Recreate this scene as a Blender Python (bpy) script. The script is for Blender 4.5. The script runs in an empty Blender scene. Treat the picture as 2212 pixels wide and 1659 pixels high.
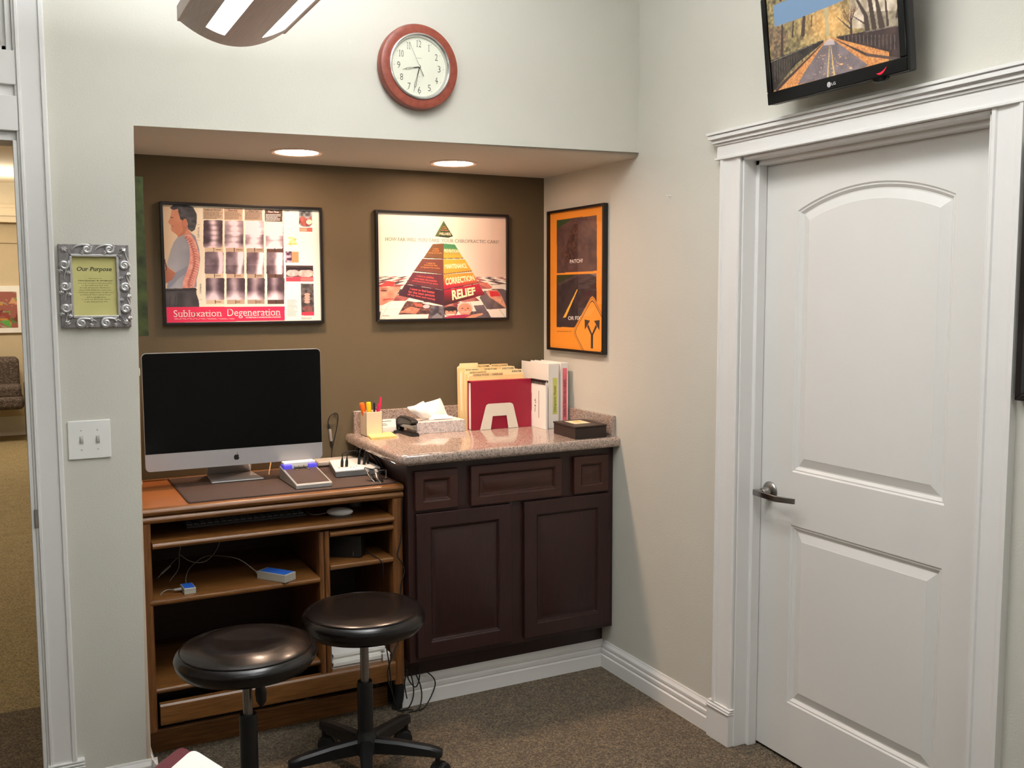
import bpy, bmesh, math, random
import numpy as np
from mathutils import Vector, Matrix
random.seed(7); RNG = np.random.RandomState(7)
S = bpy.context.scene; COL = S.collection
# ------------------------------------------------------------------ camera, world, lights, exposure
F_PX, PITCH, YAW, ROLL = 2087.86, 0.0918, 0.4767, -0.0034
fw = Vector((math.sin(YAW)*math.cos(PITCH), math.cos(YAW)*math.cos(PITCH), -math.sin(PITCH)))
r0 = Vector((math.cos(YAW), -math.sin(YAW), 0)); u0 = r0.cross(fw)
rr = math.cos(ROLL)*r0+math.sin(ROLL)*u0; uu = -math.sin(ROLL)*r0+math.cos(ROLL)*u0
cam = bpy.data.objects.new('camera', bpy.data.cameras.new('camera')); COL.objects.link(cam)
cam.matrix_world = Matrix(((rr.x, uu.x, -fw.x, -2.2028), (rr.y, uu.y, -fw.y, -3.1821), (rr.z, uu.z, -fw.z, 1.5923), (0, 0, 0, 1)))
cam.data.sensor_width = 36; cam.data.sensor_fit = 'HORIZONTAL'; cam.data.lens = F_PX/2212*36; cam.data.clip_start = 0.02
S.camera = cam
w = bpy.data.worlds.new('world'); S.world = w; w.use_nodes = True
w.node_tree.nodes['Background'].inputs[0].default_value = (0.8, 0.85, 0.9, 1); w.node_tree.nodes['Background'].inputs[1].default_value = 0.02
S.view_settings.view_transform = 'Standard'; S.view_settings.look = 'None'; S.view_settings.gamma = 1; S.view_settings.use_curve_mapping = False
S.view_settings.exposure = 0.0
def area(name, loc, sx, sy, power, col, rot=(0, 0, 0)):
    l = bpy.data.lights.new(name, 'AREA'); l.shape = 'RECTANGLE'; l.size = sx; l.size_y = sy; l.energy = power; l.color = col
    o = bpy.data.objects.new(name, l); o.location = loc; o.rotation_euler = rot; COL.objects.link(o); return o
area('room_fill_light', (-2.9, -3.6, 2.96), 1.2, 0.5, 6, (.96, 1, 1.0))  # added fill behind the viewer, no real fixture
area('room_fill_light', (-1.3, -3.4, 2.96), 1.2, 0.5, 18, (.96, 1, 1.0))  # second added fill behind the viewer
area('room_fill_light', (-1.15, -1.25, 2.96), 0.5, 1.2, 27, (1, 1, .99))  # added fill above the view, brightens the upper walls and corner
area('hall_fill_light', (-2.4, 7.6, 2.80), 1.2, 0.6, 62, (1, .86, .68))  # unseen fill added to brighten the far end of the hall
area('hall_fill_light', (-2.6, 4.0, 2.80), 1.2, 0.6, 34, (1, .86, .68))  # unseen fill added for the middle of the hall
area('hall_fill_light', (-2.3, 8.2, 2.4), 0.5, 0.3, 16, (1, .9, .75), (math.pi, 0, 0))  # added upward light for the glow on the hall ceiling
area('hall_fill_light', (-2.8, 1.6, 2.80), 0.8, 0.6, 14, (1, .84, .62))  # unseen fill added just beyond the doorway
LENS_E, UP_E, CAN_E = 17.5, 40.0, 88.0
SPOT_W = 46
D, HS, WN = 0.757, 2.126, 1.866
# ------------------------------------------------------------------ materials
def lin(c):
    c = np.asarray(c, float)/255.0
    return np.where(c <= 0.04045, c/12.92, ((c+0.055)/1.055)**2.4)
def L4(c):
    a = lin(c); return (float(a[0]), float(a[1]), float(a[2]), 1)
MATS = {}
def mat(name, rgb, rough=0.6, metal=0.0, var=0.05, vs=12.0, bump=0.0, bs=80.0, spec=0.5, stretch=None, rgb2=None, coat=0, emis=0, detail=4):
    if name in MATS: return MATS[name]
    m = bpy.data.materials.new(name); m.use_nodes = True; nt = m.node_tree; N = nt.nodes; K = nt.links
    b = N['Principled BSDF']; b.inputs['Roughness'].default_value = rough; b.inputs['Metallic'].default_value = metal
    b.inputs['Specular IOR Level'].default_value = spec; b.inputs['Coat Weight'].default_value = coat; b.inputs['Coat Roughness'].default_value = .1
    tc = N.new('ShaderNodeTexCoord'); mp = N.new('ShaderNodeMapping'); K.new(tc.outputs['Object'], mp.inputs['Vector'])
    if stretch: mp.inputs['Scale'].default_value = stretch
    n = N.new('ShaderNodeTexNoise'); n.inputs['Scale'].default_value = vs; n.inputs['Detail'].default_value = detail; K.new(mp.outputs[0], n.inputs['Vector'])
    cr = N.new('ShaderNodeValToRGB'); K.new(n.outputs['Fac'], cr.inputs['Fac'])
    a = lin(rgb); a2 = lin(rgb2) if rgb2 else np.clip(a*(1+2*var), 0, 1); a1 = a if rgb2 else a*(1-2*var)
    cr.color_ramp.elements[0].position = .3; cr.color_ramp.elements[1].position = .7
    cr.color_ramp.elements[0].color = (*map(float, a1), 1); cr.color_ramp.elements[1].color = (*map(float, a2), 1)
    K.new(cr.outputs['Color'], b.inputs['Base Color'])
    if emis:
        K.new(cr.outputs['Color'], b.inputs['Emission Color']); b.inputs['Emission Strength'].default_value = emis
    if bump:
        n2 = N.new('ShaderNodeTexNoise'); n2.inputs['Scale'].default_value = bs; n2.inputs['Detail'].default_value = 3; K.new(mp.outputs[0], n2.inputs['Vector'])
        bp = N.new('ShaderNodeBump'); bp.inputs['Strength'].default_value = bump; bp.inputs['Distance'].default_value = .004
        K.new(n2.outputs['Fac'], bp.inputs['Height']); K.new(bp.outputs[0], b.inputs['Normal'])
    MATS[name] = m; return m
def emit(name, rgb, strength):
    if name in MATS: return MATS[name]
    m = bpy.data.materials.new(name); m.use_nodes = True; nt = m.node_tree; nt.nodes.clear()
    e = nt.nodes.new('ShaderNodeEmission'); e.inputs[0].default_value = L4(rgb); e.inputs[1].default_value = strength
    o = nt.nodes.new('ShaderNodeOutputMaterial'); nt.links.new(e.outputs[0], o.inputs[0]); MATS[name] = m; return m
def vcol(name, rough=.5, emis=0.0, spec=.3):
    if name in MATS: return MATS[name]
    m = bpy.data.materials.new(name); m.use_nodes = True; nt = m.node_tree; b = nt.nodes['Principled BSDF']
    a = nt.nodes.new('ShaderNodeAttribute'); a.attribute_name = 'Col'
    b.inputs['Roughness'].default_value = rough; b.inputs['Specular IOR Level'].default_value = spec
    if not emis: nt.links.new(a.outputs['Color'], b.inputs['Base Color'])
    if emis:
        b.inputs['Base Color'].default_value = (.01, .01, .01, 1); nt.links.new(a.outputs['Color'], b.inputs['Emission Color']); b.inputs['Emission Strength'].default_value = emis
    MATS[name] = m; return m
def glassmat(name, fac=.06, tint=(1, 1, 1), rough=.02):
    if name in MATS: return MATS[name]
    m = bpy.data.materials.new(name); m.use_nodes = True; nt = m.node_tree; nt.nodes.clear(); N = nt.nodes
    t = N.new('ShaderNodeBsdfTransparent'); t.inputs[0].default_value = (*tint, 1); g = N.new('ShaderNodeBsdfGlossy'); g.inputs['Roughness'].default_value = rough
    lw = N.new('ShaderNodeLayerWeight'); lw.inputs[0].default_value = .5; mx = N.new('ShaderNodeMixShader'); o = N.new('ShaderNodeOutputMaterial')
    pw_ = N.new('ShaderNodeMath'); pw_.operation = 'POWER'; pw_.inputs[1].default_value = 5; nt.links.new(lw.outputs['Facing'], pw_.inputs[0])
    mm = N.new('ShaderNodeMath'); mm.operation = 'MULTIPLY_ADD'; mm.inputs[1].default_value = .7; mm.inputs[2].default_value = fac; nt.links.new(pw_.outputs[0], mm.inputs[0])
    nt.links.new(mm.outputs[0], mx.inputs[0]); nt.links.new(t.outputs[0], mx.inputs[1]); nt.links.new(g.outputs[0], mx.inputs[2]); nt.links.new(mx.outputs[0], o.inputs[0])
    MATS[name] = m; return m
def speckle(name, cols, scale, rough, bump=0.0, scale2=None, coat=0):
    m = bpy.data.materials.new(name); m.use_nodes = True; nt = m.node_tree; N = nt.nodes; K = nt.links; b = N['Principled BSDF']
    b.inputs['Roughness'].default_value = rough; b.inputs['Coat Weight'].default_value = coat; b.inputs['Coat Roughness'].default_value = .03
    tc = N.new('ShaderNodeTexCoord'); v = N.new('ShaderNodeTexVoronoi'); v.inputs['Scale'].default_value = scale; K.new(tc.outputs['Object'], v.inputs['Vector'])
    sx = N.new('ShaderNodeSeparateColor'); K.new(v.outputs['Color'], sx.inputs[0])
    n = N.new('ShaderNodeTexNoise'); n.inputs['Scale'].default_value = scale2 or scale*.2; n.inputs['Detail'].default_value = 5; K.new(tc.outputs['Object'], n.inputs['Vector'])
    ad = N.new('ShaderNodeMath'); ad.operation = 'MULTIPLY_ADD'; K.new(n.outputs['Fac'], ad.inputs[0]); ad.inputs[1].default_value = .5; K.new(sx.outputs[0], ad.inputs[2])
    sb = N.new('ShaderNodeMath'); sb.operation = 'SUBTRACT'; K.new(ad.outputs[0], sb.inputs[0]); sb.inputs[1].default_value = .25
    cr = N.new('ShaderNodeValToRGB'); K.new(sb.outputs[0], cr.inputs[0]); cr.color_ramp.interpolation = 'LINEAR'
    els = cr.color_ramp.elements
    for i, c in enumerate(cols):
        p = i/(len(cols)-1); e = els[i] if i < 2 else els.new(p); e.position = p
    for i, c in enumerate(cols): els[i].position = i/(len(cols)-1)
    for i, c in enumerate(cols): els[i].color = L4(c)
    K.new(cr.outputs[0], b.inputs['Base Color'])
    if bump:
        bp = N.new('ShaderNodeBump'); bp.inputs['Strength'].default_value = bump; bp.inputs['Distance'].default_value = .006
        K.new(v.outputs['Distance'], bp.inputs['Height']); bp.invert = True; K.new(bp.outputs[0], b.inputs['Normal'])
    MATS[name] = m; return m
WALL = mat('sage_paint', (203, 200, 189), .75, var=.008, bump=.16, bs=170, vs=3)
OLIVE = mat('olive_paint', (94, 82, 59), .7, var=.015, bump=.14, bs=140, vs=3)
TRIM = mat('white_trim', (226, 224, 221), .38, var=.006, vs=3)
DOORM = mat('white_door', (222, 220, 216), .35, var=.006, vs=3)
CEIL = mat('ceiling_paint', (232, 230, 224), .8, var=.01, bump=.1)
HALLW = mat('hall_beige', (196, 180, 150), .8, var=.01)
HALLC = mat('hall_cream', (235, 222, 196), .8, var=.01)
CARPET = speckle('carpet_loop', [(70, 58, 46), (98, 83, 65), (88, 84, 74), (118, 101, 80), (136, 118, 94)], 190, .95, bump=1.0, scale2=26)
CARPET2 = speckle('hall_carpet', [(110, 96, 66), (138, 122, 86), (152, 136, 100), (170, 152, 112)], 180, .95, bump=.8, scale2=10)
OAK = mat('honey_oak_shaded', (96, 60, 28), .36, var=.1, vs=9, stretch=(1.2, 14, 14), rgb2=(130, 86, 43), detail=6)  # same wood as the desktop, darkened for the shade among the shelves
OAKT = mat('honey_oak_lit', (138, 84, 43), .34, var=.1, vs=8, stretch=(1.2, 14, 14), rgb2=(160, 98, 53), detail=6)  # same oak, coloured lighter where the niche light falls on the desktop
OAKV = mat('honey_oak_upright_shaded', (90, 55, 28), .4, var=.1, vs=9, stretch=(14, 14, 1.2), rgb2=(126, 80, 41), detail=6)  # upright grain, shade put into the colour as on the shelves
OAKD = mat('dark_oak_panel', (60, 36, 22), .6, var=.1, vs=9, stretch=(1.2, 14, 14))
CHERRY = mat('dark_cherry', (36, 17, 15), .42, vs=10, stretch=(14, 14, 1.2), rgb2=(50, 24, 20), detail=6)
CHERRYH = mat('dark_cherry_level', (48, 23, 18), .4, vs=10, stretch=(1.2, 14, 14), rgb2=(64, 31, 23), detail=6)
GRAN = speckle('pink_granite', [(92, 82, 77), (138, 122, 112), (164, 143, 130), (184, 163, 150), (158, 139, 128), (192, 176, 164)], 330, .16, scale2=80, coat=.6)
BLACKF = mat('black_frame', (22, 18, 18), .3, var=.03)
BLACKP = mat('black_plastic', (20, 20, 21), .42, var=.03)
BLACKG = mat('black_gloss', (8, 8, 9), .12, var=.02, spec=.2)
RUB = mat('black_rubber', (16, 16, 16), .7, var=.05)
VINYL = mat('black_vinyl', (14, 10, 10), .27, var=.06, vs=30, bump=.12, bs=26, coat=.1)
ALU = mat('aluminium', (190, 188, 188), .4, metal=.55, var=.01)
CHROME = mat('chrome', (205, 205, 205), .15, metal=1, var=.01)
NICKEL = mat('satin_nickel', (150, 146, 142), .28, metal=1, var=.02)
SILVER = mat('silver_leaf', (206, 204, 204), .3, metal=.75, var=.06, vs=60)
SILVERD = mat('base_silver', (134, 128, 128), .45, metal=.5, var=.1, vs=80)  # frame base, darker than the scrollwork for contrast
WHITEP = mat('white_plastic', (232, 231, 226), .35, var=.01)
GREYP = mat('grey_plastic', (120, 118, 116), .45, var=.03)
PAPER = mat('white_paper', (240, 238, 232), .8, var=.01)
BRONZE = mat('brushed_taupe_metal', (222, 204, 195), .5, metal=0.0, var=.04, stretch=(30, 1, 30))
CREAMM = mat('cream_metal', (226, 220, 204), .4, var=.01)
GLASS = glassmat('picture_glass', .045)
# ------------------------------------------------------------------ mesh helpers
class MB:
    def __init__(s): s.bm = bmesh.new()
    def v(s, p): return s.bm.verts.new(p)
    def face(s, vs):
        try: return s.bm.faces.new(vs)
        except ValueError: return None
    def poly(s, pts): return s.face([s.v(p) for p in pts])
    def box(s, x0, y0, z0, x1, y1, z1, M=None):
        c = [(x, y, z) for z in (z0, z1) for y in (y0, y1) for x in (x0, x1)]
        if M is not None: c = [M @ Vector(p) for p in c]
        V = [s.v(p) for p in c]
        for f in ((0, 2, 3, 1), (4, 5, 7, 6), (0, 1, 5, 4), (2, 6, 7, 3), (0, 4, 6, 2), (1, 3, 7, 5)): s.face([V[i] for i in f])
        return s
    def prism(s, pts, e):           # planar polygon pts (3D) pushed along e
        e = Vector(e); A = [s.v(p) for p in pts]; B = [s.v(Vector(p)+e) for p in pts]; n = len(pts)
        s.face(A[::-1]); s.face(B)
        for i in range(n): s.face([A[i], A[(i+1) % n], B[(i+1) % n], B[i]])
        return s
    def lathe(s, prof, c=(0, 0, 0), n=32, axis='z', cap=True, M=None):   # prof [(r,h)]
        rings = []
        for r, h in prof:
            ring = []
            for i in range(n):
                a = 2*math.pi*i/n; x, y = r*math.cos(a), r*math.sin(a)
                p = {'z': (x, y, h), 'y': (x, h, y), 'x': (h, x, y)}[axis]
                p = Vector(p)+Vector(c)
                if M is not None: p = M @ p
                ring.append(s.v(p))
            rings.append(ring)
        for a, b in zip(rings, rings[1:]):
            for i in range(n): s.face([a[i], a[(i+1) % n], b[(i+1) % n], b[i]])
        if cap:
            s.face(rings[0][::-1]); s.face(rings[-1])
        return s
    def cyl(s, p0, p1, r0, r1=None, n=16):
        return s.tube([p0, p1], [r0, r0 if r1 is None else r1], n)
    def tube(s, pts, r, n=8, cap=True, flat=None):
        pts = [Vector(p) for p in pts]; rs = r if isinstance(r, (list, tuple)) else [r]*len(pts)
        rings = []; up = None
        for i, p in enumerate(pts):
            t = (pts[min(i+1, len(pts)-1)]-pts[max(i-1, 0)])
            t = t.normalized() if t.length > 1e-9 else Vector((0, 0, 1))
            if up is None: up = Vector((0, 0, 1)) if abs(t.z) < .9 else Vector((1, 0, 0))
            a = t.cross(up)
            if a.length < 1e-6: a = t.cross(Vector((0.3, 1, 0.2)))
            a.normalize(); b = a.cross(t).normalized(); up = b
            rings.append([s.v(p+(a*math.cos(k*2*math.pi/n)+b*math.sin(k*2*math.pi/n))*rs[i]) for k in range(n)])
        for A, B in zip(rings, rings[1:]):
            for i in range(n): s.face([A[i], A[(i+1) % n], B[(i+1) % n], B[i]])
        if cap: s.face(rings[0][::-1]); s.face(rings[-1])
        return s
    def sphere(s, c, rx, ry=None, rz=None, nu=20, nv=12):
        ry = ry or rx; rz = rz or rx
        prof = [(math.sin(math.pi*i/nv), -math.cos(math.pi*i/nv)) for i in range(nv+1)]
        prof[0] = (.02, -1); prof[-1] = (.02, 1)
        return s.lathe(prof, n=nu, M=Matrix.Translation(c) @ Matrix.Diagonal((rx, ry, rz, 1)))
    def build(s, name, m, parent=None, bevel=None, smooth=None, base=True):
        bmesh.ops.recalc_face_normals(s.bm, faces=s.bm.faces)
        me = bpy.data.meshes.new(name); s.bm.to_mesh(me); s.bm.free(); me.materials.append(m)
        o = bpy.data.objects.new(name, me); COL.objects.link(o)
        if name == 'lettering': o['kind'] = 'stuff'
        if parent is not None:
            if base:
                b = Vector(); q = parent
                while q is not None: b += q.location; q = q.parent
                me.transform(Matrix.Translation(-b))
            o.parent = parent
        if smooth is not None:
            me.shade_smooth(); me.set_sharp_from_angle(angle=math.radians(smooth))
        if bevel:
            md = o.modifiers.new('bevel', 'BEVEL'); md.width = bevel[0]; md.segments = bevel[1]; md.limit_method = 'ANGLE'; md.angle_limit = math.radians(40)
            if smooth is None: me.shade_smooth(); md.harden_normals = True
        return o
def tag(o, label, cat, group=None):
    o['label'] = label; o['category'] = cat
    if group: o['group'] = group
    return o
def thing(name, label, cat, loc=(0, 0, 0), group=None):
    o = bpy.data.objects.new(name, None); COL.objects.link(o); o.location = loc; o.empty_display_size = .05
    return tag(o, label, cat, group)
def struct(o, label): o['kind'] = 'structure'; o['label'] = label; return o
def sgroup(name, label, loc=(0, 0, 0)):
    o = bpy.data.objects.new(name, None); COL.objects.link(o); o.location = loc; return struct(o, label)
def copy_tree(o, parent=None):
    c = o.copy(); COL.objects.link(c)
    if parent is not None: c.parent = parent
    for ch in list(o.children): copy_tree(ch, c)
    return c
def smoothpath(pts, n=8):
    P = [Vector(p) for p in pts]; P = [P[0]*2-P[1]]+P+[P[-1]*2-P[-2]]; out = []
    for i in range(1, len(P)-2):
        for k in range(n):
            t = k/n; a, b, c, d = P[i-1:i+3]
            out.append(.5*((2*b)+(c-a)*t+(2*a-5*b+4*c-d)*t*t+(3*b-a-3*c+d)*t**3))
    out.append(P[-2]); return out
def hom(src, dst):
    A = []; B = []
    for (x, y), (u, v) in zip(src, dst):
        A += [[x, y, 1, 0, 0, 0, -u*x, -u*y], [0, 0, 0, x, y, 1, -v*x, -v*y]]; B += [u, v]
    h = np.linalg.solve(np.array(A, float), np.array(B, float)); return np.append(h, 1).reshape(3, 3)
def happ(H, X, Y):
    d = H[2, 0]*X+H[2, 1]*Y+H[2, 2]; return (H[0, 0]*X+H[0, 1]*Y+H[0, 2])/d, (H[1, 0]*X+H[1, 1]*Y+H[1, 2])/d
_TXT = {}
def textmesh(s, serif=False, bold=0.0, res=3):
    k = (s, serif, bold)
    if k in _TXT: return _TXT[k]
    cu = bpy.data.curves.new('t', 'FONT'); cu.body = s; cu.size = 1; cu.resolution_u = res; cu.offset = bold
    o = bpy.data.objects.new('t', cu); COL.objects.link(o); dg = bpy.context.evaluated_depsgraph_get()
    me = bpy.data.meshes.new_from_object(o.evaluated_get(dg))
    V = [(v.co.x, v.co.y) for v in me.vertices]; Fc = [tuple(p.vertices) for p in me.polygons]
    if serif:
        cnt = {}
        for f in Fc:
            for i in range(len(f)):
                e = tuple(sorted((f[i], f[(i+1) % len(f)]))); cnt.setdefault(e, []).append(f)
        for (a, b), fs in list(cnt.items()):
            if len(fs) != 1: continue
            (xa, ya), (xb, yb) = V[a], V[b]
            if abs(ya-yb) < 1e-3 and .03 < abs(xa-xb) < .16:
                cy = sum(V[i][1] for i in fs[0])/len(fs[0]); sg = 1 if cy > ya else -1
                x0, x1 = min(xa, xb)-.085, max(xa, xb)+.085; n = len(V)
                V += [(x0, ya), (x1, ya), (x1, ya+sg*.045), (x0, ya+sg*.045)]; Fc.append((n, n+1, n+2, n+3))
    bpy.data.objects.remove(o); bpy.data.curves.remove(cu); bpy.data.meshes.remove(me)
    A = np.array(V) if V else np.zeros((0, 2)); _TXT[k] = (A, Fc); return _TXT[k]
def put_text(mb, s, fmap, serif=False, bold=0.0, shear=0.0, mono=None, res=3):
    """fmap(s,t)->3D point, s and t in 0..1 over the text's bounding box."""
    A, Fc = textmesh(s, serif, bold, res)
    if not len(A): return
    A = A.copy(); A[:, 0] += shear*A[:, 1]
    lo, hi = A.min(0), A.max(0); T = (A-lo)/np.maximum(hi-lo, 1e-6)
    V = [mb.v(fmap(a, b)) for a, b in T]
    for f in Fc: mb.face([V[i] for i in f])
class Sheet:
    """A flat print: grid with painted point colours; artwork laid out in its own flat coordinates."""
    def __init__(s, org, ux, uz, nrm, W, H, nx, ny, quad):
        s.org, s.ux, s.uz, s.nrm = map(Vector, (org, ux, uz, nrm)); s.W, s.H, s.nx, s.ny = W, H, nx, ny
        s.H2uv = hom(quad, [(0, H), (W, H), (W, 0), (0, 0)]); s.uv2H = np.linalg.inv(s.H2uv)
        U, Vv = np.meshgrid(np.linspace(0, W, nx), np.linspace(0, H, ny)); s.U, s.V = U, Vv
        s.X, s.Y = happ(s.uv2H, U, Vv); s.C = np.zeros((ny, nx, 3))
    def inside(s, pts):
        m = np.zeros(s.X.shape, bool); n = len(pts)
        for i in range(n):
            (x0, y0), (x1, y1) = pts[i], pts[(i+1) % n]
            if y0 == y1: continue
            c = ((y0 > s.Y) != (y1 > s.Y)) & (s.X < (x1-x0)*(s.Y-y0)/(y1-y0)+x0); m ^= c
        return m
    def put(s, m, col, a=1.0):
        c = np.asarray(col, float); s.C[m] = s.C[m]*(1-a)+(c if c.ndim == 1 else c[m])*a
    def poly(s, pts, col, a=1.0): s.put(s.inside(pts), col, a)
    def ell(s, x, y, rx, ry, col, a=1.0): s.put(((s.X-x)/rx)**2+((s.Y-y)/ry)**2 < 1, col, a)
    def line(s, x0, y0, x1, y1, w, col, w1=None):
        dx, dy = x1-x0, y1-y0; l2 = dx*dx+dy*dy; t = np.clip(((s.X-x0)*dx+(s.Y-y0)*dy)/l2, 0, 1)
        d = np.hypot(s.X-x0-t*dx, s.Y-y0-t*dy); ww = w+(w1-w)*t if w1 is not None else w; s.put(d < ww/2, col)
    def noise(s, n, seed=0):        # smooth value noise, n cells across
        r = np.random.RandomState(seed); m = max(2, int(n*s.H/s.W)+1); g = r.rand(m+2, n+2)
        gx = np.linspace(0, n, s.nx); gy = np.linspace(0, m, s.ny); ix, iy = gx.astype(int), gy.astype(int); fx, fy = gx-ix, gy-iy
        fx, fy = fx*fx*(3-2*fx), fy*fy*(3-2*fy)
        a = g[np.ix_(iy, ix)]; b = g[np.ix_(iy, ix+1)]; c = g[np.ix_(iy+1, ix)]; d = g[np.ix_(iy+1, ix+1)]
        return (a*(1-fx)+b*fx)*(1-fy)[:, None]+(c*(1-fx)+d*fx)*fy[:, None]
    def p3(s, u, v, d=0.0): return s.org+s.ux*u+s.uz*v+s.nrm*d
    def crop3(s, x, y, d=0.0):
        u, v = happ(s.H2uv, x, y); return s.p3(float(u), float(v), d)
    def text(s, mb, st, q, d=.0005, **k):    # q = TL,TR,BR,BL in artwork coordinates
        q = np.array(q, float)
        def f(a, t):
            P = (q[3]*(1-a)+q[2]*a)*(1-t)+(q[0]*(1-a)+q[1]*a)*t; return s.crop3(P[0], P[1], d)
        put_text(mb, st, f, **k)
    def greek(s, mb, x0, y0, x1, y1, rows, h=.45, seed=1, ragged=.3):   # tiny unreadable copy as word-length dashes
        r = random.Random(seed)
        for i in range(rows):
            y = y0+(y1-y0)*(i+.5)/rows; hh = (y1-y0)/rows*h/2; x = x0; end = x1-(x1-x0)*ragged*r.random()
            while x < end:
                l = (x1-x0)*r.uniform(.05, .16); e = min(x+l, end)
                mb.poly([s.crop3(x, y-hh, .0004), s.crop3(e, y-hh, .0004), s.crop3(e, y+hh, .0004), s.crop3(x, y+hh, .0004)]); x = e+(x1-x0)*.025
    def build(s, name, m, parent):
        P = (np.array(s.org)[None, None]+s.U[..., None]*np.array(s.ux)+s.V[..., None]*np.array(s.uz)).reshape(-1, 3)
        b = Vector(); q = parent
        while q is not None: b += q.location; q = q.parent
        P = P-np.array(b); nx, ny = s.nx, s.ny; idx = np.arange(nx*ny).reshape(ny, nx)
        q = np.stack([idx[:-1, :-1], idx[:-1, 1:], idx[1:, 1:], idx[1:, :-1]], -1).reshape(-1, 4)
        nq = len(q); me = bpy.data.meshes.new(name); me.vertices.add(len(P)); me.vertices.foreach_set('co', P.astype(np.float32).ravel())
        me.loops.add(nq*4); me.loops.foreach_set('vertex_index', q.astype(np.int32).ravel()); me.polygons.add(nq)
        me.polygons.foreach_set('loop_start', np.arange(0, nq*4, 4, dtype=np.int32)); me.update(calc_edges=True); me.validate()
        ca = me.color_attributes.new('Col', 'FLOAT_COLOR', 'POINT'); c = np.ones((len(P), 4), np.float32); c[:, :3] = lin(np.clip(s.C, 0, 255)).reshape(-1, 3)
        ca.data.foreach_set('color', c.ravel()); me.materials.append(m)
        o = bpy.data.objects.new(name, me); COL.objects.link(o); o.parent = parent; return o
# ------------------------------------------------------------------ room shell
mb = MB()
mb.box(-4.7, -5, -.1, .25, .9, 0); struct(mb.build('floor', CARPET), 'brown flecked loop pile carpet of the room')
mb = MB(); mb.box(-4.7, -5, 3.0, .0, 0, 3.1); struct(mb.build('ceiling', CEIL), 'white ceiling of the room')
# wall with the niche: header above, pier to its left, niche soffit
mb = MB(); prof = [(-2.150, 0, 0), (-WN, 0, 0), (-WN, 0, HS), (0, 0, HS), (0, 0, 3.0), (-2.150, 0, 3.0)]
mb.prism(prof, (0, D, 0)); bm = mb.bm; bm.edges.ensure_lookup_table()
sel = [e for e in bm.edges if all(abs(v.co.y) < 1e-6 for v in e.verts) and ((all(abs(v.co.x+WN) < 1e-4 for v in e.verts)) or all(abs(v.co.z-HS) < 1e-4 for v in e.verts))]
bmesh.ops.bevel(bm, geom=sel, offset=.018, segments=5, affect='EDGES', profile=.5)
struct(mb.build('wall_back', WALL, smooth=25), 'pale sage wall above and left of the desk niche')
mb = MB(); mb.box(-4.7, 0, 0, -3.12, .12, 3.0); mb.box(-3.12, 0, 2.62, -2.15, .12, 3.0); struct(mb.build('wall_back_left', WALL), 'sage wall around the left doorway')
mb = MB(); mb.box(-2.15, D, 0, 0, D+.12, HS+.3); struct(mb.build('wall_niche', OLIVE), 'olive brown back wall of the desk niche')
mb = MB()
mb.box(0, -.622, 0, .12, D+.12, 3.0); mb.box(0, -5, 0, .12, -1.54, 3.0); mb.box(0, -1.54, 2.04, .12, -.622, 3.0)
struct(mb.build('wall_right', WALL), 'pale sage wall with the closed white door')
mb = MB(); mb.box(-4.82, -5, 0, -4.7, .12, 3.0); struct(mb.build('wall_left', WALL), 'sage wall on the left of the room')
mb = MB(); mb.box(-4.82, -5.12, 0, .12, -5, 3.0); struct(mb.build('wall_front', WALL), 'sage wall behind the viewer')
# baseboards
def bprof(t=1.0): return [(0, 0), (.017, 0), (.017, .052), (.012, .057), (.0145, .063), (.0145, .076), (.009, .081), (.0115, .087), (.0115, .096), (.005, .108), (.003, .115), (0, .115)]
mb = MB(); mb.prism([(-d, .226, z) for d, z in bprof()], (0, -.726, 0)); struct(mb.build('baseboard_right', TRIM), 'white moulded baseboard along the right wall')
mb = MB(); mb.prism([(0, .243-d, z) for d, z in bprof()], (-.925, 0, 0)); struct(mb.build('baseboard_cabinet', TRIM), 'white moulded baseboard under the dark cabinet')
mb = MB(); mb.prism([(-2.07, -d, z) for d, z in bprof()], (.204+.017, 0, 0)); mb.prism([(-WN+d, -.017, z) for d, z in bprof()], (0, .2, 0))
struct(mb.build('baseboard_left', TRIM), 'white moulded baseboard at the foot of the pier')
mb = MB(); mb.prism([(-d, -5, z) for d, z in bprof()], (0, 3.38, 0)); struct(mb.build('baseboard_right_near', TRIM), 'white baseboard right of the door')
# ------------------------------------------------------------------ hall beyond the left doorway
mb = MB(); mb.box(-5.2, .9, -.1, -.3, 9.5, 0); mb.box(-5.2, .12, -.1, -4.7, .9, 0); struct(mb.build('floor_hall', CARPET2), 'tan carpet of the hall beyond the doorway')
mb = MB(); mb.box(-5.2, .12, 2.874, -.3, 9.5, 2.97); struct(mb.build('ceiling_hall', HALLC), 'cream ceiling of the hall')
mb = MB(); mb.box(-5.2, 9.3, 0, -.3, 9.42, 2.5); struct(mb.build('wall_hall_back', HALLW), 'beige end wall of the hall')
mb = MB(); mb.box(-5.2, 9.26, 2.5, -.3, 9.42, 2.9); struct(mb.build('wall_hall_frieze', HALLC), 'cream frieze at the top of the hall wall')
mb = MB(); mb.prism([(-5.2, 9.26, 2.50), (-5.2, 9.20, 2.50), (-5.2, 9.20, 2.53), (-5.2, 9.22, 2.56), (-5.2, 9.22, 2.585), (-5.2, 9.24, 2.60), (-5.2, 9.24, 2.63), (-5.2, 9.26, 2.65)], (4.9, 0, 0))
mb.box(-5.2, 9.22, 2.43, -.3, 9.3, 2.5); struct(mb.build('trim_hall', HALLC), 'cream picture rail moulding across the hall wall')
mb = MB(); mb.box(-5.2, 9.285, 2.20, -.3, 9.3, 2.23); struct(mb.build('trim_hall_line', HALLW), 'thin beige rail on the hall wall')
mb = MB(); mb.box(-5.2, 9.28, 0, -.3, 9.3, .22); struct(mb.build('baseboard_hall', TRIM), 'white baseboard of the hall')
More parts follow.
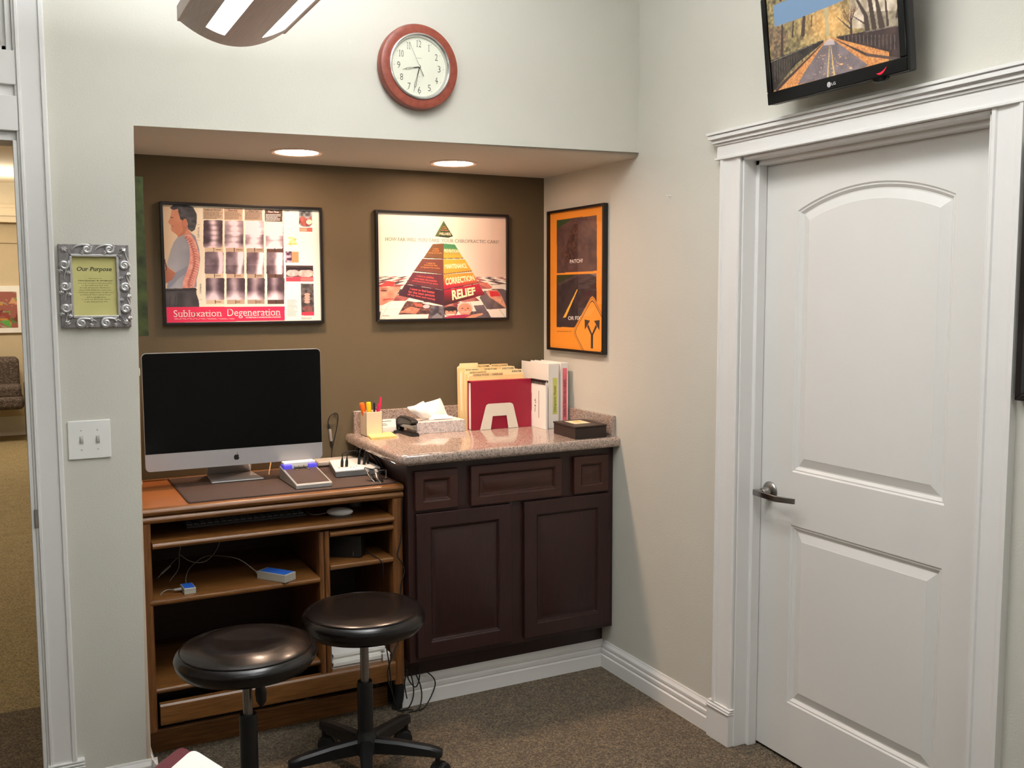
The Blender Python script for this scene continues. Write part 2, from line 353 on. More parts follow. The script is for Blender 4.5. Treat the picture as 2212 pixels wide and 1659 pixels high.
mb = MB(); mb.box(-5.3, .12, 0, -5.2, 9.42, 2.97); struct(mb.build('wall_hall_left', HALLW), 'beige left wall of the hall')
mb = MB(); mb.box(-.3, D+.12, 0, -.2, 9.42, 2.97); struct(mb.build('wall_hall_right', HALLW), 'beige right wall of the hall')
# hall chair
T = thing('lounge_chair', 'brown tweed lounge chair seen far through the left doorway', 'chair', (-2.5, 9.0, 0))
TWEED = speckle('brown_tweed', [(48, 40, 36), (92, 80, 72), (70, 60, 54), (120, 106, 96)], 90, .95, bump=.4, scale2=30)
mb = MB(); mb.box(-2.88, 8.62, .36, -2.12, 9.18, .50); mb.build('seat', TWEED, T, bevel=(.05, 4))
mb = MB(); mb.box(-2.87, 9.02, .56, -2.15, 9.2, .92); mb.build('backrest', TWEED, T, bevel=(.06, 4))
mb = MB(); mb.box(-2.87, 8.7, .47, -2.14, 9.14, .62); mb.build('cushion', TWEED, T, bevel=(.05, 4))
for x in (-2.92, -2.115):
    mb = MB(); mb.box(x, 8.62, .0, x+.035, 8.66, .62); mb.box(x, 9.1, .0, x+.035, 9.14, .62); mb.box(x, 8.62, .58, x+.035, 9.14, .62); mb.build('arm_frame', BLACKP, T, bevel=(.005, 2))
# hall artwork
T = thing('framed_artwork', 'colourful abstract print in a white frame on the hall wall', 'picture', (-2.5, 9.29, 1.18))
mb = MB(); mb.box(-2.9, 9.27, 1.18, -2.1, 9.30, 1.715); mb.build('frame', WHITEP, T, bevel=(.004, 2))
sh = Sheet((-2.85, 9.268, 1.24), (1, 0, 0), (0, 0, 1), (0, -1, 0), .71, .41, 72, 42, [(0, 0), (100, 0), (100, 58), (0, 58)])
sh.C[:] = (150, 90, 80); r = random.Random(4)
for i in range(60):
    x, y = r.uniform(0, 100), r.uniform(0, 58); c = r.choice([(140, 70, 60), (190, 140, 60), (90, 120, 70), (200, 150, 110), (110, 60, 50), (160, 150, 130), (90, 160, 80)])
    sh.poly([(x+r.uniform(-14, 14), y+r.uniform(-10, 10)) for _ in range(3)], c)
sh.build('print', vcol('artwork_print'), T)
# ------------------------------------------------------------------ left doorway trim and transom
def profx(mb, pts, x0, x1):  # pts (y,z)
    mb.prism([(x0, y, z) for y, z in pts], (x1-x0, 0, 0))
T = sgroup('trim_1', 'white casing and transom frame of the left doorway', (-2.15, 0, 0))
mb = MB(); cp = [(-2.083, 0), (-2.083, -.022), (-2.087, -.025), (-2.096, -.025), (-2.099, -.019), (-2.149, -.017), (-2.152, -.021), (-2.158, -.021), (-2.158, 0)]
mb.prism([(x, y, .165) for x, y in cp], (0, 0, 2.835)); mb.build('casing', TRIM, T)
mb = MB(); mb.box(-2.163, -.028, 0, -2.064, 0, .150)
for z, d in ((.150, .033), (.158, .030), (.166, .026)): mb.box(-2.166, -d, z-.006, -2.062, 0, z)
mb.build('plinth_block', TRIM, T, bevel=(.0015, 1))
mb = MB(); mb.box(-2.166, -.014, 0, -2.15, .13, 2.62); mb.build('jamb', TRIM, T, bevel=(.002, 2))
mb = MB(); mb.box(-2.1775, -.011, 0, -2.166, .10, 2.04); mb.build('door_stop', TRIM, T, bevel=(.002, 2))
mb = MB(); mb.box(-3.12, -.018, 2.066, -2.160, .10, 2.165); mb.build('head_board', TRIM, T, bevel=(.003, 2))
mb = MB(); mb.box(-3.12, -.003, 2.16, -2.160, .09, 2.2); mb.build('mullion', TRIM, T)
mb = MB(); mb.box(-3.12, -.016, 2.196, -2.160, .10, 2.292); mb.build('sill_board', TRIM, T, bevel=(.003, 2))
mb = MB(); mb.box(-3.12, .0, 2.04, -2.166, .12, 2.066); mb.build('head_jamb', TRIM, T, bevel=(.002, 2))
mb = MB(); mb.box(-3.20, -.02, 0, -3.12, 0, 3.0); mb.box(-3.14, -.01, 0, -3.12, .13, 2.62); mb.build('far_casing', TRIM, T)
mb = MB(); mb.box(-2.169, -.0165, .905, -2.158, -.0135, .962); mb.box(-2.1685, -.0165, .905, -2.166, .03, .962); mb.build('strike_plate', NICKEL, T, bevel=(.001, 1))
T = sgroup('window_1', 'transom window above the left doorway', (-2.6, .05, 2.3))
mb = MB()
mb.box(-2.196, .01, 2.292, -2.166, .08, 2.62); mb.box(-2.183, -.004, 2.292, -2.166, .02, 2.62); mb.box(-3.12, .01, 2.292, -2.166, .08, 2.31); mb.box(-3.12, .01, 2.6, -2.166, .08, 2.62); mb.box(-3.12, .01, 2.292, -3.09, .08, 2.62)
mb.build('window_frame', TRIM, T, bevel=(.003, 2))
mb = MB(); mb.box(-3.09, .043, 2.31, -2.196, .047, 2.6); mb.build('glass_pane', GLASS, T)
# ------------------------------------------------------------------ right door
DX = .0837
def offset_arch(y0, y1, z0, zs, zm, d, n=24):
    """outline of a panel with arched head, inset by d; (y,z) pairs, y0<y1"""
    w_ = (y1-y0)/2; h = zm-zs; R = (w_*w_+h*h)/(2*h) if h > 1e-6 else None; yc = (y0+y1)/2
    a0, a1, b0 = y0+d, y1-d, z0+d; out = [(a0, b0), (a1, b0)]
    if R is None: return out+[(a1, zs-d), (a0, zs-d)]
    zc = zm-R; Ri = R-d; aa = math.asin((a1-yc)/Ri)
    for i in range(n+1):
        t = aa-2*aa*i/n; out.append((yc+Ri*math.sin(t), zc+Ri*math.cos(t)))
    return out
def panelled(mb, rect, panels, prof, put, back):
    """front face with sunk panels: rect (a0,b0,a1,b1); put(a,b,depth)->3D; prof [(inset,depth)]"""
    bm = mb.bm; a0, b0, a1, b1 = rect
    outer = [mb.v(put(*p, 0)) for p in ((a0, b0), (a1, b0), (a1, b1), (a0, b1))]; edges = [bm.edges.new((outer[i], outer[(i+1) % 4])) for i in range(4)]
    for P in panels:
        prev = None
        for k, (ins, dep) in enumerate(prof):
            ring = [mb.v(put(a, b, dep)) for a, b in P(ins)]; n = len(ring)
            if prev is None: edges += [bm.edges.new((ring[i], ring[(i+1) % n])) for i in range(n)]
            else:
                for i in range(n): mb.face([prev[i], prev[(i+1) % n], ring[(i+1) % n], ring[i]])
            prev = ring
        mb.face(prev)
    bmesh.ops.triangle_fill(bm, use_beauty=True, use_dissolve=False, edges=edges)
    bk = [mb.v(put(*p, back)) for p in ((a0, b0), (a1, b0), (a1, b1), (a0, b1))]
    for i in range(4): mb.face([outer[i], outer[(i+1) % 4], bk[(i+1) % 4], bk[i]])
    mb.face(bk)
T = sgroup('door_1', 'closed white two panel door with arched upper panel', (DX, -1.08, 0))
mb = MB()
P1 = lambda d: offset_arch(-1.378, -.784, 1.003, 1.862, 1.924, d)
P2 = lambda d: offset_arch(-1.378, -.784, .208, .824, .824, d)
panelled(mb, (-1.536, .012, -.626, 2.036), [P1, P2], [(0, 0), (.005, .004), (.009, .004), (.018, .0115), (.022, .0115), (.048, .003), (.05, .002)], lambda a, b, d: (DX+d, a, b), .035)
mb.build('door_leaf', DOORM, T)
mb = MB(); mb.lathe([(.034, DX+.0), (.034, DX-.004), (.031, DX-.008), (.022, DX-.011), (.0165, DX-.013), (.0155, DX-.035), (.012, DX-.04)][::-1], (0, -.684, .919), 32, 'x')
h = mb.build('door_handle', NICKEL, T, smooth=35)
mb = MB()
mb.prism([(.050, -.676, .908), (.034, -.662, .908), (.026, -.660, .908), (.021, -.666, .908), (.009, -.787, .908), (.039, -.846, .908), (.045, -.844, .908), (.0165, -.785, .908), (.027, -.690, .908), (.050, -.692, .908)], (0, 0, .020))
mb.build('lever', NICKEL, h, bevel=(.0025, 2))
T = sgroup('trim_2', 'white casing around the closed door', (0, -1.08, 0))
def casing(name, ya, yb):   # ya outer edge, yb inner edge
    s = 1 if yb < ya else -1; L_ = abs(ya-yb); P = [(0, 0), (.024, 0), (.024, .010), (.019, .013), (.017, .022), (.0145, .05), (.014, L_-.018), (.018, L_-.014), (.018, L_-.004), (.014, L_), (0, L_)]
    mb = MB(); mb.prism([(-d, ya-s*t, .135) for d, t in P], (0, 0, 1.92)); return mb.build(name, TRIM, T)
casing('casing', -.521, -.613); casing('casing', -1.641, -1.549)
for a, b in ((-.500, -.619), (-1.662, -1.543)):
    mb = MB(); y0, y1 = min(a, b), max(a, b); mb.box(-.030, y0, 0, 0, y1, .115)
    for z, d in ((.135, .022), (.128, .030), (.121, .034)): mb.box(-d, y0-.002, z-.0055, 0, y1+.002, z)
    mb.build('plinth_block', TRIM, T, bevel=(.0015, 1))
mb = MB(); mb.box(-.021, -1.663, 2.055, 0, -.500, 2.100); mb.box(-.027, -1.668, 2.050, 0, -.494, 2.058); mb.build('head_board', TRIM, T, bevel=(.0015, 1))
mb = MB()
for z0, z1, d in ((2.098, 2.106, .026), (2.106, 2.116, .034), (2.116, 2.119, .037), (2.119, 2.131, .044), (2.131, 2.134, .041), (2.134, 2.143, .048)): mb.box(-d, -1.641-d, z0, 0, -.521+d, z1)
mb.build('cap_moulding', TRIM, T, bevel=(.002, 2))
mb = MB(); mb.box(-.006, -.624, 0, .12, -.616, 2.045); mb.box(-.006, -1.546, 0, .12, -1.538, 2.045); mb.box(-.006, -1.546, 2.038, .12, -.616, 2.05); mb.build('jamb', TRIM, T, bevel=(.0015, 1))
mb = MB(); mb.box(.046, -.640, 0, DX-.002, -.622, 2.04); mb.box(.046, -1.54, 0, DX-.002, -1.522, 2.04); mb.box(.046, -1.54, 2.022, DX-.002, -.622, 2.04); mb.build('door_stop', TRIM, T, bevel=(.002, 2))
# ------------------------------------------------------------------ recessed niche lamps
CANW = mat('lamp_trim', (236, 214, 196), .4, var=.01)
for i, (x, y) in enumerate(((-1.231, .440), (-.584, .462))):
    T = thing('recessed_light', ['warm recessed ceiling light in the niche, above the spine poster', 'warm recessed ceiling light in the niche, above the pyramid poster'][i], 'lamp', (x, y, HS), 'recessed lights in the niche')
    mb = MB(); mb.lathe([(.078, HS-.001), (.080, HS-.004), (.092, HS-.006), (.097, HS-.003), (.097, HS+.001)], (x, y, 0), 40, cap=False); mb.build('trim_ring', CANW, T, smooth=40)
    mb = MB(); mb.poly([(x+.0795*math.cos(t), y+.0795*math.sin(t), HS-.0025) for t in np.linspace(0, 2*math.pi, 48, endpoint=False)]); mb.build('lamp_lens', emit('warm_lens', (255, 214, 184), CAN_E), T)
    l = bpy.data.lights.new('lamp_bulb', 'SPOT'); l.energy = SPOT_W; l.color = (1, .70, .49); l.spot_size = math.radians(104); l.spot_blend = 1.0; l.shadow_soft_size = .05
    lo = bpy.data.objects.new('lamp_bulb', l); COL.objects.link(lo); lo.parent = T; lo.location = (0, 0, -.012)
# ------------------------------------------------------------------ hanging fluorescent fixture
PX, PZ, PY0, PY1 = -1.652, 2.247, -.52, -2.0
T = thing('pendant_light', 'taupe metal hanging light with two glowing white slots', 'lamp', (PX, (PY0+PY1)/2, PZ))
def arc(t): return (PX+.135*t, PZ+.050*t*t)
def strip(a, b, y0, y1, off=0.0, n=6):
    pts = [arc(a+(b-a)*i/n) for i in range(n+1)]
    bot = [(x, z-off) for x, z in pts]; top = [(x, z+.004) for x, z in pts][::-1]
    return [(x, y0, z) for x, z in bot+top], (0, y1-y0, 0)
mb = MB()
for a, b in ((-1, -.62), (-.28, .42), (.86, 1)): mb.prism(*strip(a, b, PY0-.085, PY1+.085))
mb.prism(*strip(-1, 1, PY0, PY0-.085, n=16)); mb.prism(*strip(-1, 1, PY1+.085, PY1, n=16))
for sgn in (-1, 1):
    x, z = arc(sgn); mb.box(x-.004, PY1, z-.002, x+.004, PY0, z+.035)
mb.prism([(PX+.135*t, PY0, PZ+.05*t*t) for t in np.linspace(-1, 1, 13)]+[(PX+.135, PY0, PZ+.085), (PX-.135, PY0, PZ+.085)], (0, -.004, 0))
mb.prism([(PX+.135*t, PY1, PZ+.05*t*t) for t in np.linspace(-1, 1, 13)]+[(PX+.135, PY1, PZ+.085), (PX-.135, PY1, PZ+.085)], (0, .004, 0))
mb.build('housing', BRONZE, T, smooth=35)
for a, b in ((-.62, -.28), (.42, .86)):
    mb = MB(); mb.prism(*strip(a, b, PY0-.085, PY1+.085, -.0025)); mb.build('lens', emit('white_lens', (246, 252, 255), LENS_E), T)
mb = MB(); mb.box(PX-.12, PY1+.01, PZ+.07, PX+.12, PY0-.01, PZ+.075); mb.build('upper_lens', emit('uplight_lens', (243, 250, 255), UP_E), T)
for y in (PY0-.25, PY1+.25):
    mb = MB(); mb.cyl((PX, y, PZ+.07), (PX, y, 3.0), .006, n=10); mb.build('hanging_rod', BRONZE, T)
# ------------------------------------------------------------------ wall clock
CX, CZ, CY = -.9265, 2.3695, 0.0
T = thing('wall_clock', 'round wall clock with reddish wooden rim above the niche', 'clock', (CX, CY, CZ))
CLKW = mat('reddish_clock_wood', (124, 56, 42), .35, var=.12, vs=16, stretch=(3, 3, 3), rgb2=(146, 72, 54))
mb = MB(); mb.lathe([(.139, -.001), (.143, -.006), (.143, -.026), (.139, -.036), (.128, -.0385), (.110, -.037), (.107, -.033), (.107, -.001)], (CX, 0, CZ), 72, 'y', cap=False); mb.build('rim', CLKW, T, smooth=35)
mb = MB(); mb.lathe([(.111, -.034), (.110, -.041), (.106, -.043), (.102, -.040), (.0985, -.031), (.0985, -.026)], (CX, 0, CZ), 72, 'y', cap=False); mb.build('bezel', mat('brushed_bezel', (205, 205, 203), .25, metal=.9, var=.01), T, smooth=50)
mb = MB(); mb.poly([(CX+.1*math.cos(t), -.0262, CZ+.1*math.sin(t)) for t in np.linspace(0, 2*math.pi, 72, endpoint=False)]); mb.build('dial', mat('ivory_dial', (226, 226, 208), .7, var=.005), T)
INK = mat('dark_ink', (42, 40, 36), .7, var=.02)
YD = -.0266
for i in range(1, 13):
    a = math.radians(30*i); x, z = CX+.074*math.sin(a), CZ+.077*math.cos(a); s = str(i); wd = .0105 if len(s) == 1 and i != 1 else (.005 if i == 1 else (.017 if i != 11 else .012)); ht = .0215
    mb = MB(); put_text(mb, s, lambda u, v: (x+(u-.5)*wd, YD, z+(v-.5)*ht), serif=True, bold=-.012); mb.build('numeral', INK, T)
mb = MB()
for i in range(12):
    a = math.radians(30*i); x, z = CX+.090*math.sin(a), CZ+.090*math.cos(a); mb.lathe([(.0012, YD), (.0012, YD-.0002)], (x, 0, z), 8, 'y')
    for k in range(1, 5):
        a = math.radians(30*i+6*k); x, z = CX+.090*math.sin(a), CZ+.090*math.cos(a); mb.lathe([(.0004, YD), (.0004, YD-.0002)], (x, 0, z), 6, 'y')
mb.build('minute_mark', INK, T)
mb = MB(); mb.box(CX-.008, YD, CZ+.0288, CX+.010, YD+.0002, CZ+.0302); mb.box(CX-.001, YD, CZ-.0322, CX+.004, YD+.0002, CZ-.0312); mb.build('lettering', mat('pale_ink', (150, 148, 138), .7), T)
def hand(name, ang, y, segs, hollow=None):
    mb = MB(); a = math.radians(ang); u = Vector((math.sin(a), 0, math.cos(a))); n = Vector((math.cos(a), 0, -math.sin(a))); c = Vector((CX, y, CZ))
    for (r0_, w0), (r1_, w1) in segs: mb.prism([c+u*r0_+n*w0, c+u*r1_+n*w1, c+u*r1_-n*w1, c+u*r0_-n*w0], (0, -.0006, 0))
    if hollow:
        r0_, rm, r1_, wd, ln = hollow
        for sg in (-1, 1):
            for (ra, wa), (rb, wb) in (((r0_, .0006), (rm, wd)), ((rm, wd), (r1_, .0002))):
                p, q = c+u*ra+n*sg*wa, c+u*rb+n*sg*wb; mb.prism([p+n*ln, q+n*ln, q-n*ln, p-n*ln], (0, -.0006, 0))
    mb.build(name, INK, T)
hand('hour_hand', 258, -.029, [((-.006, .0016), (.02, .0014)), ((.05, .0006), (.062, .0003))], (.018, .045, .052, .0028, .0005))
hand('minute_hand', 194.5, -.0305, [((-.006, .0018), (.03, .0015)), ((.070, .0006), (.088, .0003))], (.028, .066, .073, .003, .0006))
hand('second_hand', 335, -.0325, [((-.034, .0011), (0, .0006)), ((0, .0005), (.088, .0003))])
mb = MB(); mb.lathe([(.0032, -.0265), (.0032, -.034), (.001, -.0345)], (CX, 0, CZ), 16, 'y'); mb.build('hub', CHROME, T)
mb = MB(); mb.lathe([(.004, -.0385), (.1, -.0385)], (CX, 0, CZ), 48, 'y', cap=False); mb.build('glass_pane', glassmat('clock_glass', .03), T)
# ------------------------------------------------------------------ television
TC = Vector((-.100, -1.1075, 2.170)); TW, TH, tilt = .524, .330, math.radians(7.2)
T = thing('television', 'small black flat television showing an autumn road, tilted above the door', 'television', TC)
tz = Vector((-math.sin(tilt), 0, math.cos(tilt))); ty = Vector((0, -1, 0)); tn = Vector((-math.cos(tilt), 0, -math.sin(tilt)))
TM = Matrix(((ty.x, tn.x, tz.x, TC.x), (ty.y, tn.y, tz.y, TC.y), (ty.z, tn.z, tz.z, TC.z), (0, 0, 0, 1)))   # local x right, y toward viewer, z up
mb = MB(); mb.box(-TW/2, -.030, 0, TW/2, 0, TH, TM); mb.box(-TW/2+.08, -.05, .05, TW/2-.08, -.03, TH-.06, TM); mb.build('back_cover', BLACKP, T, bevel=(.006, 3))
mb = MB()
for b in ((-TW/2, 0, 0, TW/2, .008, .037), (-TW/2, 0, TH-.019, TW/2, .008, TH), (-TW/2, 0, .037, -TW/2+.021, .008, TH-.019), (TW/2-.024, 0, .037, TW/2, .008, TH-.019)): mb.box(*b, TM)
mb.build('bezel', BLACKG, T, bevel=(.003, 3))
SW, SH = TW-.045, TH-.056
sh = Sheet(TM @ Vector((-TW/2+.021, .002, .037)), ty, tz, tn, SW, SH, 300, 172, [(100, 28), (1835, -560), (1960, 880), (195, 1325)])
n1, n2, n3 = sh.noise(70, 1), sh.noise(26, 2), sh.noise(150, 3)
def mixc(a, b, t): return np.asarray(a, float)*(1-t[..., None])+np.asarray(b, float)*t[..., None]
sh.C[:] = mixc((74, 66, 46), (196, 168, 104), np.clip(n1*.75+n2*.5-.15, 0, 1))
g = np.exp(-((sh.X-960)/330)**2-((sh.Y-380)/330)**2); sh.C = sh.C*(1-.85*g[..., None])+mixc((226, 158, 78), (246, 190, 112), n1)*(.85*g[..., None])
m = (sh.X > 1250) & (sh.Y < 470); sh.put(m, mixc((150, 128, 104), (240, 220, 200), np.clip(n2*1.2, 0, 1)), .75)
m = (sh.X > 1450) & (sh.Y > 250) & (sh.Y < 520); sh.put(m, mixc((90, 84, 70), (150, 130, 100), n1), .7)
sh.poly([(130, 420), (330, 400), (420, 520), (330, 800), (170, 880)], mixc((70, 62, 48), (150, 112, 84), n1), .8)
sh.poly([(900, 190), (960, 190), (985, 560), (930, 560)], (170, 160, 120), .7)
for x0, y0, x1, y1, a, b in ((1280, 530, 1270, 300, 34, 18), (1265, 470, 1070, 300, 22, 8), (1275, 430, 1150, 160, 14, 6), (1275, 380, 1340, 180, 14, 6), (1290, 300, 1460, 410, 10, 22), (1500, 490, 1470, 300, 66, 54), (1470, 300, 1330, 60, 54, 30), (1590, 470, 1500, 0, 66, 50), (1690, 450, 1600, 60, 84, 36), (1600, 60, 1570, -300, 40, 22), (1770, 440, 1720, 40, 34, 20), (1890, 330, 1930, 0, 40, 26), (320, 820, 325, 400, 38, 26), (615, 540, 630, 290, 52, 40), (470, 560, 480, 350, 26, 16), (300, 60, 320, -60, 30, 24), (1720, 60, 1660, -80, 20, 14), (1830, 20, 1910, 110, 12, 8), (730, 420, 735, 280, 14, 10)):
    sh.line(x0, y0, x1, y1, a, (66, 48, 38), b)
for k in range(46):
    a = random.uniform(-2.6, -.5); x0, y0 = random.choice(((1275, 330), (1240, 380), (1310, 260), (1180, 330))); l = random.uniform(60, 190); sh.line(x0, y0, x0+l*math.cos(a), y0+l*math.sin(a), 5, (120, 84, 56), 3)
sh.poly([(165, 880), (900, 610), (900, 650), (520, 940), (190, 1330), (160, 1330)], mixc((26, 20, 18), (66, 54, 46), n2))
sh.poly([(1080, 575), (1960, 440), (1990, 900), (1780, 860), (1100, 600)], mixc((40, 26, 24), (74, 52, 46), n2))
for k in range(14): x = 1190+k*52; sh.line(x, 560+k*1.0, x+6, 620+k*12, 12, (96, 78, 72), 10)
for k in range(12): x = 220+k*34; sh.line(x, 900-k*9, x+4, 1180-k*32, 9, (80, 70, 60), 7)
sh.line(165, 900, 900, 615, 12, (120, 110, 96), 4); sh.line(1490, 520, 1960, 440, 12, (110, 96, 88), 12)
leaf = mixc((176, 104, 56), (236, 160, 84), n3)
sh.poly([(1010, 590), (1080, 600), (1800, 800), (1800, 920), (1560, 1000), (1240, 1100), (550, 1230), (330, 1290), (200, 1330), (520, 1000), (900, 650)], leaf)
road = mixc((98, 84, 84), (140, 124, 124), np.clip(n2*.7+n3*.3, 0, 1))
sh.poly([(930, 640), (1045, 620), (1530, 975), (1240, 1080), (545, 1225), (640, 1060), (840, 760)], road)
sh.poly([(930, 640), (985, 590), (1045, 620), (1060, 680), (900, 690)], (206, 184, 178), .75)
sh.line(900, 660, 250, 1290, 10, (66, 46, 42), 46); sh.line(1060, 610, 1500, 830, 6, (60, 48, 44), 40); sh.line(1500, 830, 1960, 900, 40, (86, 66, 58), 40)
sh.line(985, 700, 968, 1130, 6, (206, 170, 104), 22); sh.line(1005, 700, 1060, 1110, 6, (206, 170, 104), 26)
for k in range(60):
    y = random.uniform(800, 1180); x = random.uniform(700+(1180-y)*.2, 1350-(1180-y)*.3); sh.ell(x, y, random.uniform(4, 12), random.uniform(3, 7), (214, 160, 110))
sh.ell(1155, 950, 26, 14, (230, 164, 110)); sh.ell(1285, 1008, 26, 12, (224, 176, 130))
sh.poly([(196, 140), (225, 118), (540, 5), (900, -130), (1560, -380), (1600, -110), (1420, -10), (1000, 155), (520, 325), (218, 415), (210, 350)], (104, 134, 164))
g_ = sh.C.mean(2, keepdims=True); sh.C = np.clip((sh.C*.92+g_*.08), 0, 255)
sh.build('screen', vcol('lit_screen', .25, emis=1.3, spec=.4), T)
LOGO = mat('pale_logo', (190, 188, 188), .5)
mb = MB(); P = lambda x, z, d=.0085: TM @ Vector((x, d, z))
def tvmap(x0, x1, z0, z1): return lambda a, b: P(x0+(x1-x0)*a, z0+(z1-z0)*b)
put_text(mb, 'LG', tvmap(.001, .016, .0115, .0195), bold=.02)
ring = [(-.009+.0075*math.cos(t), .0155+.0075*math.sin(t)) for t in np.linspace(0, 2*math.pi, 24, endpoint=False)]; mb.poly([P(*q) for q in ring]); mb.build('logo', LOGO, T)
DK = mat('logo_cut', (60, 58, 60), .5)
mb = MB(); q = [(-.0105, .0165), (-.0095, .0165), (-.0095, .0125), (-.007, .0125), (-.007, .0115), (-.0105, .0115)]; mb.poly([P(x, z, .0087) for x, z in q])
mb.poly([P(-.013+.0007*math.cos(t), .018+.0007*math.sin(t), .0087) for t in np.linspace(0, 6.28, 10, endpoint=False)]); mb.build('logo', DK, T)
mb = MB(); q = [(.160+.036*t, .012+.006*math.sin(math.pi*t)*-.6+.012*t*t, .0024*math.sin(math.pi*t)) for t in np.linspace(0, 1, 14)]
mb.poly([P(x, z+h) for x, z, h in q]+[P(x, z-h*1.4) for x, z, h in q[::-1]][1:-1]); mb.build('power_light', emit('red_power_light', (255, 40, 60), 2.0), T)
mb = MB(); mb.lathe([(.026, -.008), (.026, .004), (.022, .007)], (0, 0, 0), 28, 'y', M=TM @ Matrix.Translation((.166, 0, .002)) @ Matrix.Diagonal((1, 1, .55, 1))); mb.build('sensor_bump', BLACKG, T, smooth=40)
mb = MB(); mb.box(-.099, -1.16, 2.24, 0, -1.055, 2.31); mb.box(-.012, -1.21, 2.2, 0, -1.005, 2.36); mb.build('wall_bracket', BLACKP, T, bevel=(.003, 2))
# ------------------------------------------------------------------ framed posters
def frame_on(T, org, ux, uz, nrm, W, H, b, t, m, name='frame', lip=.004):
    """four mitred rails; org lower left outer corner on the wall"""
    org, ux, uz, nrm = map(Vector, (org, ux, uz, nrm)); P = lambda u, v, d: org+ux*u+uz*v+nrm*d
    for (a, b_, c, d_) in (((0, 0), (W, 0), (W-b, b), (b, b)), ((W, 0), (W, H), (W-b, H-b), (W-b, b)), ((W, H), (0, H), (b, H-b), (W-b, H-b)), ((0, H), (0, 0), (b, b), (b, H-b))):
        mb = MB(); mb.prism([P(*q, .0005) for q in (a, b_, c, d_)], nrm*(t-.0005)); mb.build(name, m, T, bevel=(.0018, 2))
    mb = MB(); mb.prism([P(.004, .004, .0005), P(W-.004, .004, .0005), P(W-.004, H-.004, .0005), P(.004, H-.004, .0005)], nrm*.006); mb.build('backing', BLACKP, T)
def pane(T, org, ux, uz, nrm, W, H, b, d, m=None):
    org, ux, uz, nrm = map(Vector, (org, ux, uz, nrm)); mb = MB(); P = lambda u, v: org+ux*u+uz*v+nrm*d
    mb.poly([P(b, b), P(W-b, b), P(W-b, H-b), P(b, H-b)]); return mb.build('glass_pane', m or GLASS, T)
WHI = mat('white_ink', (250, 246, 240), .6, var=.005)
GRYI = mat('grey_ink', (80, 72, 68), .7, var=.01)
CREI = mat('cream_ink', (246, 236, 190), .6, var=.005)
ORI = mat('orange_ink', (240, 150, 70), .6, var=.005)
REDI = mat('red_ink', (232, 84, 78), .6, var=.005)
DKI = mat('brown_ink', (66, 50, 44), .7, var=.02)
PRINT = vcol('poster_print', .55)
# --- poster one: spine phases
T = thing('framed_poster', 'black framed poster titled Subluxation Degeneration with a man and spine X-rays', 'poster', (-1.368, D, 1.4795))
o1 = (-1.6835, D, 1.4795); frame_on(T, o1, (1, 0, 0), (0, 0, 1), (0, -1, 0), .631, .472, .011, .022, BLACKF); pane(T, o1, (1, 0, 0), (0, 0, 1), (0, -1, 0), .631, .472, .010, .014)
sh = Sheet((o1[0]+.010, D-.009, o1[2]+.010), (1, 0, 0), (0, 0, 1), (0, -1, 0), .611, .452, 620, 458, [(130, 115), (1978, 180), (2025, 1490), (195, 1518)])
sh.C[:] = (248, 244, 228); n1, n2, n3 = sh.noise(60, 11), sh.noise(22, 12), sh.noise(9, 13); n4 = sh.noise(130, 14)
g = np.clip((620-sh.X)/420, 0, 1); sh.C = mixc((248, 243, 226), (226, 200, 168), g*.8)
m = sh.X > 1575; sh.put(m, (250, 249, 242))
sh.poly([(320, 500), (400, 468), (480, 455), (525, 490), (572, 640), (585, 760), (572, 890), (545, 1010), (548, 1095), (200, 1112), (205, 1040), (250, 960), (300, 920), (195, 845), (200, 800), (240, 650), (275, 560)], mixc((140, 146, 164), (186, 190, 200), np.clip((sh.Y-480)/300*0+n2*.4+np.clip((470-sh.X)/250, 0, .6), 0, 1)))
sh.poly([(300, 920), (440, 840), (460, 900), (330, 1000), (250, 1090), (200, 1110), (205, 1040)], (132, 138, 158), .6)
sh.poly([(190, 845), (300, 925), (262, 1000), (178, 1055), (168, 900)], mixc((168, 104, 82), (206, 140, 112), n2))
sh.poly([(245, 170), (320, 160), (350, 290), (410, 300), (440, 330), (432, 400), (470, 440), (480, 456), (400, 475), (320, 502), (312, 478), (250, 432), (236, 405), (246, 372), (226, 352), (202, 326), (232, 268), (234, 240)], mixc((206, 138, 110), (228, 168, 138), n2))
sh.poly([(360, 300), (430, 320), (430, 400), (400, 470), (330, 495), (380, 420)], (176, 108, 88), .55)
sh.poly([(225, 155), (262, 124), (330, 114), (420, 118), (495, 148), (540, 230), (541, 330), (520, 415), (482, 440), (434, 402), (436, 332), (412, 300), (380, 306), (348, 292), (322, 200), (320, 168), (262, 182), (236, 168)], mixc((56, 58, 66), (96, 98, 106), n1))
sh.ell(402, 330, 26, 46, (206, 136, 108)); sh.line(228, 268, 262, 272, 8, (90, 60, 50)); sh.line(240, 372, 270, 376, 5, (140, 70, 62))
sh.line(170, 770, 190, 890, 12, (110, 60, 56)); sh.line(178, 800, 196, 860, 8, (130, 70, 62))
sh.poly([(398, 482), (470, 462), (530, 555), (572, 700), (574, 850), (542, 985), (517, 1102), (380, 1106), (386, 1030), (420, 940), (452, 840), (467, 720), (456, 600), (420, 520)], mixc((228, 150, 138), (240, 186, 172), n1))
sp = [(415, 500), (455, 550), (480, 610), (500, 670), (510, 730), (515, 790), (508, 850), (494, 905), (474, 960), (456, 1010), (448, 1060), (462, 1095)]
